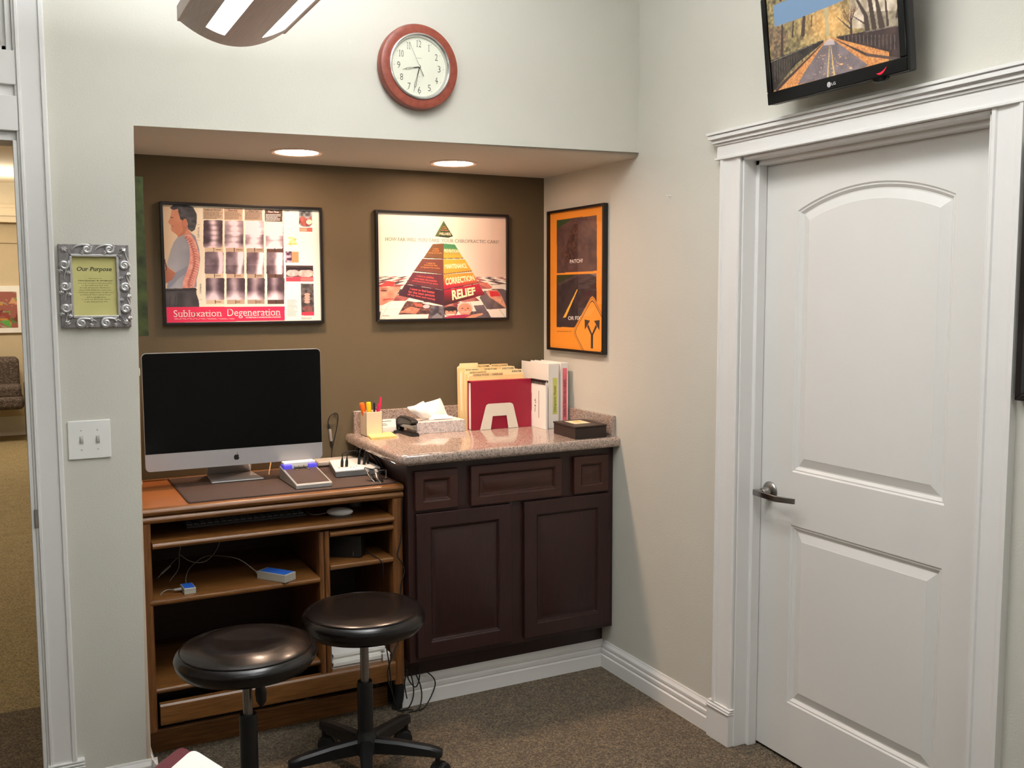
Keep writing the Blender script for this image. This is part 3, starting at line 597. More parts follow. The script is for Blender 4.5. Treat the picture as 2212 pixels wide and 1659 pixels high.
for i in range(len(sp)-1):
    (xa, ya), (xb, yb) = sp[i], sp[i+1]
    for k in (0, .5):
        x, y = xa+(xb-xa)*k, ya+(yb-ya)*k; sh.ell(x+8, y, 16, 9, (190, 106, 96)); sh.line(x+26, y-4, x+52, y+16, 7, (160, 84, 80), 4); sh.line(x-14, y+14, x+16, y+16, 5, (120, 60, 62))
sh.poly([(178, 1112), (380, 1106), (542, 1100), (546, 1170), (576, 1255), (582, 1330), (188, 1334)], mixc((58, 54, 60), (92, 88, 92), n2)); sh.line(182, 1135, 545, 1122, 16, (48, 44, 48))
for x in (240, 300, 340): sh.line(x, 1200, x-8, 1330, 6, (46, 42, 48))
hc = [((610, 158), (850, 158), (850, 292), (612, 290)), ((860, 155), (1078, 160), (1078, 302), (862, 298)), ((1102, 163), (1310, 168), (1312, 306), (1104, 303)), ((1340, 172), (1548, 176), (1548, 318), (1342, 314))]
hcol = [(206, 184, 160), (196, 170, 148), (172, 152, 136), (92, 66, 60)]
for q, c in zip(hc, hcol): sh.poly(q, c)
cols = [[(620, 300, 845, 625), (640, 675, 862, 935), (655, 985, 875, 1245)], [(870, 305, 1090, 628), (888, 675, 1105, 937), (900, 985, 1118, 1243)], [(1115, 308, 1328, 632), (1132, 680, 1338, 940), (1143, 985, 1352, 1243)], [(1355, 330, 1558, 638), (1368, 680, 1562, 940), (1380, 980, 1584, 1243)]]
strips = [[(622, 640), (655, 945), (665, 1295)], [(875, 640), (890, 945), (908, 1295)], [(1118, 640), (1135, 945), (1148, 1295)], [(1360, 638), (1372, 945), (1386, 1295)]]
for c, col in enumerate(cols):
    x0, y0, x1, y1 = col[0]; sh.poly([(x0+4, y0), (x1, y0), (col[2][2], 1292), (col[2][0]+8, 1294)], hcol[c] if c else (222, 202, 174))
    for rw, (x0, y0, x1, y1) in enumerate(col):
        u, v = (sh.X-x0)/(x1-x0), (sh.Y-y0)/(y1-y0); b = .12*(c if rw != 2 else 1)
        if rw == 0: s_ = np.exp(-((u-.45-.12*np.sin(v*3))/(.2+.06*c))**2)*(.55+.45*np.abs(np.sin(v*(17-c))))+.75*(v > .8)*(v-.8)*4+.3*(1-u)*(c > 0)+.22*c*(v < .5)
        elif rw == 1: s_ = np.exp(-((u-(.82+.05*np.sin(v*3+c))+.05*(c == 1))/(.13+.03*c))**2)*1.1+.3*n3*(v < .6)+.12
        else: s_ = np.exp(-((u-.42)/.22)**2)*.55+np.clip((v-.55)*2.2, 0, .9)*(1-.6*np.clip(u-.55, 0, 1)*2)
        s_ = np.clip(s_+b*.6*(rw < 1)+(n2-.5)*.35+(n1-.5)*.12, 0, 1); X_ = mixc((70, 56, 68), (240, 222, 236), s_)
        sh.put((u > 0) & (u < 1) & (v > 0) & (v < 1) & ~((np.abs(u-.5) > .46) & (np.abs(v-.5) > .475)), X_)
for c in range(4):
    for x, y in ((745+243*c-c*3, 650), (757+243*c-c*3, 958), (769+243*c-c*3, 1268)): sh.line(x, y-20, x+1, y+20, 8, (44, 34, 34))
sh.poly([(1742, 183), (1898, 188), (1902, 345), (1870, 378), (1790, 376), (1745, 350)], mixc((60, 62, 66), (190, 192, 196), n1)); sh.poly([(1750, 270), (1790, 250), (1850, 290), (1890, 250), (1895, 350), (1800, 375), (1755, 330)], mixc((128, 44, 46), (206, 130, 118), n1)); sh.ell(1865, 320, 36, 30, (236, 224, 206))
sh.poly([(1750, 385), (1903, 388), (1905, 435), (1752, 432)], (226, 104, 98)); sh.poly([(1756, 392), (1840, 394), (1840, 428), (1758, 426)], (240, 168, 140))
for x, y in ((1650, 510), (1690, 525), (1660, 550), (1705, 575), (1650, 580), (1680, 545)): sh.ell(x, y, 30, 16, mixc((206, 190, 120), (246, 236, 170), n1))
sh.poly([(1590, 668), (1668, 670), (1668, 802), (1594, 800)], mixc((60, 40, 66), (226, 190, 214), np.clip(n1*1.8-.4, 0, 1))); sh.poly([(1666, 670), (1746, 672), (1750, 801), (1667, 801)], (236, 152, 112))
sh.poly([(1597, 832), (1920, 836), (1922, 972), (1601, 970)], mixc((60, 46, 52), (110, 92, 96), n2)); sh.ell(1680, 925, 78, 40, mixc((196, 150, 160), (244, 214, 210), n1)); sh.ell(1835, 930, 96, 46, mixc((206, 160, 160), (248, 224, 214), n1))
sh.ell(1670, 872, 70, 16, (40, 28, 34)); sh.ell(1820, 872, 90, 18, (40, 28, 34))
sh.poly([(1600, 972), (1925, 972), (1926, 1026), (1603, 1024)], (222, 72, 92)); sh.poly([(1772, 976), (1922, 976), (1922, 1022), (1774, 1020)], (232, 120, 120))
sh.poly([(1775, 1050), (1926, 1052), (1940, 1390), (1788, 1388)], mixc((48, 44, 48), (120, 112, 112), n1))
for y in (1180, 1210, 1240, 1268): sh.ell(1855, y, 34, 16, (226, 168, 154))
sh.ell(1862, 1350, 60, 40, (150, 90, 86), .7); sh.poly([(1788, 1388), (1940, 1385), (1942, 1430), (1790, 1430)], (214, 62, 88))
sh.poly([(190, 1330), (1590, 1322), (1592, 1488), (195, 1516)], (232, 46, 92))
pr = sh.build('print', PRINT, T)
mb = MB(); sh.text(mb, 'Subluxation', [(278, 1368), (848, 1358), (852, 1440), (282, 1448)], serif=True, bold=-.006); sh.text(mb, 'Degeneration', [(912, 1352), (1542, 1345), (1545, 1456), (916, 1464)], serif=True, bold=-.006)
sh.text(mb, 'THE THREE PHASES OF UNCORRECTED SPINAL DYSFUNCTION', [(1128, 1445), (1543, 1440), (1544, 1456), (1128, 1462)], bold=.02)
sh.text(mb, 'Phase Three', [(1378, 188), (1504, 191), (1504, 213), (1378, 210)], serif=True, bold=.012); sh.greek(mb, 1352, 225, 1540, 308, 5, seed=3); sh.greek(mb, 290, 1458, 1050, 1480, 2, h=.2, seed=4)
mb.build('lettering', WHI, pr)
mb = MB(); sh.text(mb, 'Textbook Normal', [(620, 166), (822, 168), (822, 190), (620, 188)], serif=True, bold=.012); sh.text(mb, 'Phase One', [(908, 172), (1016, 174), (1016, 196), (908, 194)], serif=True, bold=.012); sh.text(mb, 'Phase Two', [(1150, 180), (1266, 182), (1266, 202), (1150, 200)], serif=True, bold=.012)
for x0, x1, k in ((624, 840, 5), (872, 1068, 6), (1112, 1302, 7)): sh.greek(mb, x0, 198, x1, 288, 6, h=.35, seed=k)
for y in (650, 958, 1268):
    for c in range(4): sh.greek(mb, 765+242*c, y-8, 840+242*c, y+8, 1, h=.5, seed=int(y)+c)
sh.text(mb, 'CERVICAL', [(552, 512), (552, 380), (572, 380), (572, 512)]); sh.text(mb, 'LUMBAR', [(585, 1166), (585, 1050), (603, 1050), (603, 1166)])
sh.greek(mb, 1570, 180, 1640, 200, 2, seed=9); sh.greek(mb, 1620, 1240, 1745, 1440, 13, h=.22, seed=10); sh.greek(mb, 1790, 1445, 1940, 1480, 3, h=.3, seed=12)
for pts in ([(545, 350), (580, 350)], [(580, 350), (580, 535)], [(545, 538), (582, 538)], [(612, 985), (616, 1240)], [(585, 1240), (616, 1240)]):
    (xa, ya), (xb, yb) = pts; mb.poly([sh.crop3(xa-1.2, ya-1.2, .0003), sh.crop3(xb+1.2, yb-1.2, .0003), sh.crop3(xb+1.2, yb+1.2, .0003), sh.crop3(xa-1.2, ya+1.2, .0003)])
mb.build('lettering', GRYI, pr)
# --- poster two: pyramid
T = thing('framed_poster', 'black framed poster of a layered pyramid asking How far will you take your chiropractic care', 'poster', (-.505, D, 1.4805))
o2 = (-.8225, D, 1.4805); frame_on(T, o2, (1, 0, 0), (0, 0, 1), (0, -1, 0), .631, .472, .011, .022, BLACKF); pane(T, o2, (1, 0, 0), (0, 0, 1), (0, -1, 0), .631, .472, .010, .014)
sh = Sheet((o2[0]+.010, D-.009, o2[2]+.010), (1, 0, 0), (0, 0, 1), (0, -1, 0), .611, .452, 560, 414, [(107, 110), (1855, 180), (1865, 1555), (135, 1575)])
n1, n2, n3 = sh.noise(60, 21), sh.noise(22, 22), sh.noise(9, 23)
sh.C = mixc((250, 244, 228), (232, 200, 184), np.clip((sh.X-900)/1100+np.clip((sh.Y-600)/1500, 0, .3), 0, 1))
hz = 985+(sh.X-130)*.008; fl = sh.Y > hz
per = (sh.Y-940)/600; tx = (sh.X-1000)/np.maximum(per+.12, .01); chk = (np.floor(tx/330)+np.floor(np.log(np.maximum(per+.12, .01))*4.2)).astype(int)
sh.put(fl, mixc((96, 74, 76), (226, 206, 196), np.clip(n2*1.2-.1, 0, 1))); sh.put(fl & (chk % 2 == 0), (246, 236, 222)); sh.put(fl & (chk % 4 == 1), mixc((60, 52, 58), (150, 120, 120), n1)); sh.put(fl & (chk % 4 == 3), mixc((120, 50, 56), (214, 140, 126), n2))
sh.poly([(135, 1120), (250, 1050), (360, 1060), (340, 1120), (140, 1130)], (206, 76, 74)); sh.poly([(135, 1130), (440, 1130), (400, 1210), (300, 1370), (135, 1382)], mixc((214, 130, 108), (238, 176, 148), n2))
sh.ell(205, 1182, 46, 12, (110, 70, 62)); sh.line(170, 1160, 250, 1158, 8, (150, 90, 76)); sh.line(200, 1310, 330, 1296, 16, (196, 84, 80)); sh.line(200, 1300, 300, 1290, 5, (150, 60, 60))
for q in ([(180, 1385), (300, 1325), (510, 1322), (370, 1560), (150, 1572)],): sh.poly(q, (250, 246, 230))
sh.line(300, 1325, 160, 1560, 4, (170, 160, 150)); sh.line(470, 1400, 370, 1570, 4, (150, 140, 130)); sh.line(150, 1440, 440, 1440, 4, (200, 190, 178))
sh.poly([(520, 1320), (850, 1380), (820, 1500), (400, 1510)], mixc((50, 34, 36), (150, 96, 84), n1)); sh.poly([(420, 1480), (560, 1400), (700, 1430), (640, 1500)], mixc((196, 112, 90), (232, 160, 130), n1)); sh.poly([(600, 1350), (720, 1360), (740, 1410), (640, 1400)], (190, 96, 80)); sh.ell(780, 1400, 46, 26, (206, 200, 200))
sh.poly([(590, 1512), (815, 1505), (800, 1568), (600, 1568)], (250, 246, 230)); sh.poly([(380, 1512), (590, 1512), (580, 1568), (370, 1570)], (248, 242, 226))
sh.poly([(840, 1380), (1030, 1400), (1030, 1562), (820, 1565)], mixc((60, 56, 64), (130, 120, 130), n1)); sh.poly([(860, 1540), (930, 1490), (1000, 1540), (1000, 1562), (860, 1562)], (140, 136, 140))
sh.poly([(1200, 1380), (1240, 1345), (1540, 1322), (1552, 1372), (1380, 1380)], (246, 236, 222)); sh.line(1370, 1330, 1390, 1378, 4, (150, 140, 130))
sh.poly([(1420, 1390), (1560, 1380), (1650, 1552), (1500, 1556)], mixc((90, 76, 84), (120, 104, 110), n2))
sh.ell(1110, 1470, 90, 74, (44, 34, 38)); sh.ell(1112, 1482, 76, 62, mixc((206, 132, 108), (232, 162, 132), n2)); sh.ell(1110, 1434, 92, 30, (48, 36, 38)); sh.line(1060, 1512, 1160, 1512, 14, (244, 230, 220)); sh.ell(1085, 1470, 12, 5, (70, 44, 40)); sh.ell(1140, 1470, 12, 5, (70, 44, 40))
sh.ell(1305, 1425, 106, 84, (206, 196, 188)); sh.ell(1305, 1442, 92, 82, mixc((208, 138, 112), (234, 168, 138), n2)); sh.ell(1270, 1428, 16, 6, (80, 52, 46)); sh.ell(1345, 1428, 16, 6, (80, 52, 46)); sh.line(1250, 1478, 1360, 1474, 12, (196, 186, 180)); sh.ell(1308, 1450, 14, 18, (206, 126, 104))
sh.poly([(1030, 1545), (1180, 1520), (1300, 1510), (1420, 1520), (1430, 1560), (1030, 1562)], (176, 48, 84)); sh.poly([(1300, 1560), (1420, 1510), (1545, 1492), (1550, 1512), (1440, 1556)], mixc((212, 140, 110), (236, 170, 138), n1))
sh.poly([(1600, 1445), (1862, 1430), (1862, 1552), (1660, 1554)], (244, 232, 218)); sh.line(1770, 1440, 1850, 1552, 4, (110, 96, 92))
sh.poly([(1560, 1190), (1860, 1180), (1862, 1430), (1600, 1440), (1500, 1280)], mixc((92, 78, 82), (122, 104, 106), n2)); sh.poly([(1620, 1180), (1740, 1180), (1800, 1260), (1862, 1400), (1862, 1430), (1720, 1330), (1640, 1280), (1585, 1205)], mixc((206, 140, 116), (236, 178, 150), n1)); sh.poly([(1630, 1190), (1745, 1195), (1790, 1262), (1650, 1270)], (214, 56, 66))
sh.poly([(1490, 1075), (1600, 1075), (1680, 1140), (1640, 1165), (1540, 1120)], mixc((196, 92, 84), (226, 140, 118), n1)); sh.poly([(1670, 1105), (1860, 1105), (1860, 1165), (1720, 1162)], (240, 226, 214))
sh.poly([(893, 442), (1075, 463), (1138, 442), (1128, 425), (900, 428)], (40, 42, 34)); sh.poly([(1010, 228), (893, 442), (1075, 463), (1138, 440)], mixc((74, 104, 66), (50, 66, 50), np.clip((sh.Y-230)/220, 0, 1))); sh.poly([(1010, 228), (893, 442), (950, 448)], (150, 150, 90), .45)
def tier(lq, rq, lc, ca, cb):
    sh.poly(lq, lc); y0 = min(p[1] for p in rq); y1 = max(p[1] for p in rq); sh.poly(rq, mixc(ca, cb, np.clip((sh.Y-y0-(y1-y0)*.25)/((y1-y0)*.6), 0, 1)))
tier([(865, 548), (1010, 540), (1012, 745), (742, 733)], [(1010, 540), (1165, 555), (1278, 742), (1012, 745)], (122, 84, 56), (70, 142, 96), (236, 172, 62))
tier([(725, 748), (1012, 757), (1013, 955), (612, 914)], [(1012, 757), (1300, 757), (1397, 918), (1013, 955)], (118, 68, 58), (236, 172, 60), (238, 158, 60))
tier([(600, 932), (1013, 964), (1018, 1170), (502, 1085)], [(1013, 964), (1410, 938), (1480, 1078), (1018, 1170)], (104, 50, 60), (238, 152, 58), (176, 34, 62))
tier([(490, 1096), (1018, 1180), (1020, 1392), (400, 1246)], [(1018, 1180), (1490, 1088), (1572, 1240), (1020, 1392)], (72, 34, 50), (184, 30, 58), (66, 30, 34))
for a in (((742, 733), (1012, 747), (1278, 742)), ((612, 914), (1013, 958), (1397, 918)), ((500, 1086), (1018, 1174), (1482, 1080))):
    for (xa, ya), (xb, yb) in zip(a, a[1:]): sh.line(xa, ya, xb, yb, 9, (40, 22, 26), 9)
pr = sh.build('print', PRINT, T)
mb = MB(); sh.text(mb, 'WELLNESS', [(955, 388), (1102, 392), (1112, 430), (945, 422)], bold=.02); sh.text(mb, 'PREVENTION', [(1018, 615), (1202, 622), (1220, 668), (1018, 662)], bold=.035); sh.text(mb, 'MAINTENANCE', [(1028, 822), (1310, 812), (1335, 876), (1028, 886)], bold=.035); sh.text(mb, 'CORRECTION', [(1038, 1012), (1408, 975), (1440, 1046), (1038, 1112)], bold=.035); sh.text(mb, 'RELIEF', [(1122, 1180), (1436, 1136), (1452, 1236), (1132, 1318)], bold=.04)
mb.build('lettering', CREI, pr)
mb = MB(); sh.text(mb, 'HOW FAR WILL YOU TAKE', [(218, 455), (952, 476), (952, 520), (218, 498)], serif=True, bold=-.008); sh.text(mb, 'YOUR CHIROPRACTIC CARE?', [(978, 478), (1764, 500), (1764, 540), (978, 522)], serif=True, bold=-.008); sh.greek(mb, 190, 1515, 300, 1535, 2, seed=2)
mb.build('lettering', GRYI, pr)
mb = MB()
for s_, q in (('I want', [(870, 600), (942, 600), (942, 622), (870, 622)]), ('to avoid', [(860, 628), (948, 630), (948, 650), (858, 648)]), ('losing my health.', [(808, 656), (992, 662), (994, 684), (806, 678)]), ('I want to', [(786, 796), (896, 800), (896, 822), (784, 816)]), ('preserve the', [(752, 822), (926, 832), (928, 856), (750, 844)]), ("progress I've made.", [(706, 850), (966, 868), (968, 892), (704, 872)]), ('OF THE BEST', [(992, 322), (1052, 326), (1056, 342), (988, 338)]), ('FOR MY HEALTH', [(980, 350), (1074, 354), (1078, 370), (976, 366)]), ('I WANT', [(1000, 300), (1036, 302), (1038, 316), (998, 314)])): sh.text(mb, s_, q, bold=.015)
mb.build('lettering', ORI, pr)
mb = MB()
for s_, q in (('I want to stabilize', [(652, 968), (880, 996), (880, 1022), (650, 990)]), ('and retain the muscles', [(620, 1002), (920, 1040), (922, 1068), (616, 1026)]), ('and ligaments of my spine.', [(590, 1034), (940, 1084), (942, 1112), (586, 1058)]), ('I want to feel better', [(560, 1140), (894, 1192), (894, 1226), (556, 1170)]), ('for the least amount', [(540, 1180), (892, 1238), (892, 1272), (534, 1210)]), ('of my time and money', [(530, 1218), (900, 1290), (902, 1326), (524, 1250)])): sh.text(mb, s_, q, bold=.02)
mb.build('lettering', REDI, pr)
# --- poster three: patch or fix, on the right wall
T = thing('framed_poster', 'tall black framed orange poster with a road sign asking Patch or fix', 'poster', (0, .447, 1.342))
o3 = (0, .690, 1.3425); fx, fz, fn = (0, -1, 0), (0, 0, 1), (-1, 0, 0); FW, FH = .476, .626
frame_on(T, o3, fx, fz, fn, FW, FH, .011, .024, BLACKF); pane(T, o3, fx, fz, fn, FW, FH, .010, .015)
sh = Sheet((-.010, .680, 1.3525), fx, fz, fn, FW-.02, FH-.02, 230, 306, [(68, 147), (604, 68), (575, 1565), (55, 1510)])
n1, n2, n3 = sh.noise(50, 31), sh.noise(16, 32), sh.noise(8, 33)
sh.C[:] = (244, 154, 50)
sh.poly([(130, 215), (523, 165), (517, 738), (128, 758)], mixc((66, 48, 50), (112, 82, 76), np.clip(n2*.7+n1*.3, 0, 1)))
sh.poly([(132, 216), (275, 200), (230, 240), (132, 300)], (50, 76, 40)); sh.poly([(300, 260), (345, 250), (320, 500), (300, 640), (215, 640), (190, 560)], mixc((44, 30, 32), (110, 72, 60), n1), .8); sh.poly([(420, 180), (522, 166), (520, 330), (470, 300)], (124, 88, 80), .6)
sh.poly([(125, 778), (512, 764), (508, 1120), (330, 1312), (120, 1306)], mixc((48, 38, 42), (72, 58, 60), n2)); sh.poly([(126, 778), (330, 772), (240, 800), (128, 870)], (56, 66, 36)); sh.poly([(128, 870), (300, 780), (360, 775), (150, 885)], (100, 88, 84), .6); sh.poly([(440, 766), (512, 764), (512, 800)], (150, 140, 140), .7)
sh.poly([(320, 925), (328, 928), (210, 1208), (182, 1212)], (250, 190, 70))
pr = sh.build('print', PRINT, T)
def uvpoly(mb, pts, d): mb.poly([sh.crop3(x, y, d) for x, y in pts])
PW, PH = FW-.02, FH-.02
def upoly(mb, pts, d): mb.poly([sh.p3(u, v, d) for u, v in pts])
def clipU(pts, W):   # clip polygon to the print rectangle
    def cl(p, f, g):
        out = []
        for i in range(len(p)):
            a, b = p[i], p[(i+1) % len(p)]; fa, fb = f(a), f(b)
            if fa >= 0: out.append(a)
            if (fa >= 0) != (fb >= 0):
                t = fa/(fa-fb); out.append((a[0]+(b[0]-a[0])*t, a[1]+(b[1]-a[1])*t))
        return out
    p = cl(pts, lambda q: PW-q[0], 0); p = cl(p, lambda q: q[1], 0); return p
dc = (.362, .077); 
def diamond(r, c=.02):
    pts = []
    for k in range(4):
        a = math.pi/2*k; u = (math.sin(a), math.cos(a)); n = (math.cos(a), -math.sin(a)); t = (r-c)
        for j in (-1, 0, 1): pts.append((dc[0]+u[0]*(t+c*(.55 if j == 0 else .2))+n[0]*j*c*.75, dc[1]+u[1]*(t+c*(.55 if j == 0 else .2))+n[1]*j*c*.75))
    return pts
OG = mat('orange_print', (244, 156, 54), .55, var=.005); OG2 = mat('orange_print_sign', (250, 162, 58), .55, var=.005)
for r_, m_, d_ in ((.166, OG, .0003), (.160, DKI, .0005), (.157, OG2, .0007), (.149, DKI, .0009), (.144, OG2, .0011)):
    mb = MB(); upoly(mb, clipU(diamond(r_), PW), d_); mb.build('sign_print', m_, pr)
mb = MB(); ax, az = .362, .012
up = lambda pts: upoly(mb, [(ax+x, az+z) for x, z in pts], .0014)
up([(-.009, 0), (.009, 0), (.009, .056), (0, .064), (-.009, .056)])
for s_ in (-1, 1):
    up([(s_*x, z) for x, z in ((-.009, .050), (.009, .058), (.040, .092), (.030, .102))][::1]); up([(s_*x, z) for x, z in ((.060, .122), (.058, .078), (.016, .118))])
mb.build('sign_arrow', DKI, pr)
mb = MB(); sh.text(mb, 'PATCH?', [(256, 622), (380, 612), (380, 650), (256, 660)], bold=.015); sh.text(mb, 'OR FIX?', [(232, 1198), (366, 1196), (366, 1236), (232, 1236)], bold=.015); mb.build('lettering', WHI, pr)
mb = MB(); sh.greek(mb, 125, 1340, 260, 1362, 1, h=.4, seed=5, ragged=0); mb.build('lettering', mat('tan_ink', (176, 108, 40), .7), pr)
# --- right edge picture
T = thing('framed_picture', 'large black framed pale picture cut off at the right of the door', 'picture', (0, -1.99, 1.3315))
o4 = (0, -1.652, 1.331); frame_on(T, o4, fx, fz, fn, .68, .624, .016, .026, BLACKF); pane(T, o4, fx, fz, fn, .68, .624, .015, .018)
mb = MB(); mb.poly([(-.010, -1.667, 1.346), (-.010, -2.317, 1.346), (-.010, -2.317, 1.940), (-.010, -1.667, 1.940)]); mb.build('print', mat('pale_mat', (236, 236, 232), .8, var=.02), T)
# --- green canvas on the hidden left niche wall
T = thing('canvas_print', 'dark green wall hanging seen edge on at the left of the niche', 'picture', (-WN, .2, 1.467))
mb = MB(); mb.box(-WN+.0005, .06, 1.467, -WN+.046, .172, 1.963); mb.build('panel', mat('mossy_green', (58, 66, 30), .8, var=.3, vs=25), T)
mb = MB(); mb.box(-WN+.046, .164, 1.467, -WN+.0485, .174, 1.963); mb.build('edge_strip', mat('pale_green_edge', (120, 128, 92), .5), T)
for z, y, r_, lab in ((1.344, .20, .016, 'small white round knob on the niche wall beside the monitor'), (.965, .255, .008, 'tiny white stub on the niche wall low beside the monitor')):
    mb = MB(); mb.lathe([(r_, -WN+.0005), (r_, -WN+.022), (r_*.8, -WN+.03)], (0, y, z), 20, 'x'); tag(mb.build('round_stub', WHITEP, smooth=40), lab, 'knob')
# --- little nail on the right wall
mb = MB(); mb.lathe([(.004, -.0005), (.004, -.003), (.0015, -.004), (.0015, -.012), (.0035, -.013), (.002, -.0145)], (0, -.209, 1.957), 12, 'x'); tag(mb.build('wall_nail', WHITEP, smooth=40), 'tiny white nail left in the right wall between poster and door', 'nail')
# ------------------------------------------------------------------ ornate silver frame
T = thing('ornate_frame', 'ornate silver scrollwork frame with a yellow sheet headed Our Purpose', 'picture', (-1.975, 0, 1.497))
fx0, fx1, fz0, fz1 = -2.0725, -1.8775, 1.4985, 1.7475; W_, H_ = fx1-fx0, fz1-fz0
bd = .031
mb = MB()
for a in (((fx0, fz0), (fx1, fz0), (fx1-bd, fz0+bd), (fx0+bd, fz0+bd)), ((fx1, fz0), (fx1, fz1), (fx1-bd, fz1-bd), (fx1-bd, fz0+bd)), ((fx1, fz1), (fx0, fz1), (fx0+bd, fz1-bd), (fx1-bd, fz1-bd)), ((fx0, fz1), (fx0, fz0), (fx0+bd, fz0+bd), (fx0+bd, fz1-bd))): mb.prism([(x, -.0005, z) for x, z in a], (0, -.0135, 0))
mb.build('frame', SILVERD, T, bevel=(.002, 2))
mb = MB(); i0 = bd-.002
for a, b in ((i0, i0+.008),):
    for q in ((fx0+a, fz0+a, fx1-a, fz0+b), (fx0+a, fz1-b, fx1-a, fz1-a), (fx0+a, fz0+a, fx0+b, fz1-a), (fx1-b, fz0+a, fx1-a, fz1-a)): mb.box(q[0], -.018, q[1], q[2], -.004, q[3])
mb.build('inner_rim', SILVER, T, bevel=(.002, 2))
mb = MB()
def scroll(cx, cz, r_, a0, sgn, tail, turns=1.6):
    """spiral running out into a curved stem that ends at tail"""
    pts = []; n = 34
    for i in range(n):
        t = i/(n-1); a = a0+sgn*turns*2*math.pi*(1-t); R = r_*(.12+.88*t); pts.append((cx+R*math.cos(a), -.0165, cz+R*math.sin(a)))
    e = Vector(pts[-1]); d = (Vector(pts[-1])-Vector(pts[-2])).normalized(); tl = Vector((tail[0], -.0155, tail[1])); L_ = (tl-e).length
    for i in range(1, 9):
        t = i/8; pts.append(tuple((e*(1-t)**2+(e+d*L_*.6)*2*t*(1-t)+tl*t*t)))
    rad = [.0034+.0026*math.sin(math.pi*min(1, i/(n-1)*.95)) for i in range(n)]+[.0048-.0030*i/8 for i in range(1, 9)]
    mb.tube(pts, rad, 7); mb.sphere(pts[0], .0042, nu=8, nv=6)
def leaf(x, z, l, ang, wd=.0042):
    for k in (-.45, 0, .45):
        a = ang+k; e = (x+l*(1-.2*abs(k))*math.cos(a), -.0145, z+l*(1-.2*abs(k))*math.sin(a)); m_ = ((x+e[0])/2, -.0185, (z+e[2])/2); mb.tube([(x, -.015, z), m_, e], [.0012, wd, .0006], 6)
cl, crr, ct, cb = fx0+bd/2-.001, fx1-bd/2+.001, fz1-bd/2+.001, fz0+bd/2-.001
for k in range(3):
    z = fz0+.060+k*.064; scroll(cl, z, .0132, 0.2, -1, (cl-.002, z-.042)); leaf(cl-.009, z-.026, .017, math.radians(100)); leaf(cl+.010, z-.030, .014, math.radians(80))
    z = fz0+.055+k*.066; scroll(crr, z, .0132, math.radians(10), 1, (crr+.003, z+.040)); leaf(crr+.009, z-.020, .017, math.radians(-80)); leaf(crr-.009, z+.022, .012, math.radians(100))
for k in range(2):
    x = fx0+.078+k*.062; scroll(x, ct, .0132, math.radians(100), -1, (x-.042 if k == 0 else x-.040, ct-.004)); leaf(x+.018, ct+.008, .016, math.radians(170)); leaf(x-.020, ct-.010, .016, math.radians(0))
    x = fx0+.055+k*.068; scroll(x, cb, .0132, math.radians(80), 1, (x+.042, cb+.004)); leaf(x+.020, cb-.009, .016, math.radians(20)); leaf(x+.034, cb+.009, .014, math.radians(180))
for x, z, a in ((fx0+.010, fz1-.010, -45), (fx1-.010, fz1-.010, -135), (fx0+.010, fz0+.010, 45), (fx1-.010, fz0+.010, 135)): leaf(x, z, .020, math.radians(a), .005)
mb.build('scrollwork', SILVER, T, smooth=60)
PX0, PX1, PZ0, PZ1 = fx0+i0+.008, fx1-i0-.008, fz0+i0+.008, fz1-i0-.008
mb = MB(); mb.box(PX0-.004, -.006, PZ0-.004, PX1+.004, -.004, PZ1+.004); pp = mb.build('paper', mat('pale_yellow_paper', (198, 190, 124), .8, var=.01), T)
pw, ph = PX1-PX0, PZ1-PZ0
def line(mb, s_, x0, x1, zt, zb, **k): put_text(mb, s_, lambda a, b: (PX0+pw*(x0+(x1-x0)*a), -.0064, PZ1-ph*(zb+(zt-zb)*b)), **k)
mb = MB(); line(mb, 'Our Purpose', .10, .90, .170, .262, serif=True, bold=.012, shear=.2); mb.build('lettering', INK, pp)
mb = MB()
for s_, a, b, z in (('Our purpose at', .36, .66, .355), ('Chiropractic & Wellness', .11, .91, .395), ('is to help as many people as possible', .12, .90, .435), ('to get well and stay well', .20, .80, .475), ('through chiropractic adjustments', .15, .85, .515), ('plus provide & maintain natural care,', .14, .88, .555), ('nutritional supplements, weight loss,', .10, .92, .595), ('products & other natural means', .16, .86, .635), ('and to educate them', .30, .74, .675), ('so they can then help others', .19, .84, .715), ('to get well and stay well', .24, .77, .755)): line(mb, s_, a, b, z, z+.026, bold=.0 if z != .395 else .02, res=1)
mb.build('lettering', mat('olive_ink', (96, 90, 58), .8), pp)
# ------------------------------------------------------------------ light switch
T = thing('light_switch', 'white double toggle light switch plate on the pier', 'switch', (-2.0085, 0, 1.158))
mb = MB(); mb.box(-2.0685, -.0065, 1.100, -1.9485, -.0005, 1.218); mb.build('plate', WHITEP, T, bevel=(.004, 3))
for x in (-2.0315, -1.9855):
    mb = MB(); mb.box(x-.0055, -.0075, 1.1465, x+.0055, -.006, 1.1705); mb.build('toggle_slot', mat('slot_grey', (166, 164, 158), .5), T)
    mb = MB(); mb.prism([(x-.004, -.007, 1.150), (x-.004, -.007, 1.162), (x-.0035, -.0175, 1.1705), (x-.0035, -.0165, 1.1635)], (.008, 0, 0)); mb.build('toggle', WHITEP, T, bevel=(.001, 2))
    for z in (1.129, 1.188):
        mb = MB(); mb.lathe([(.0026, -.006), (.0026, -.0075), (.001, -.0078)], (x, 0, z), 12, 'y'); mb.build('screw', mat('screw_grey', (190, 188, 180), .4), T)
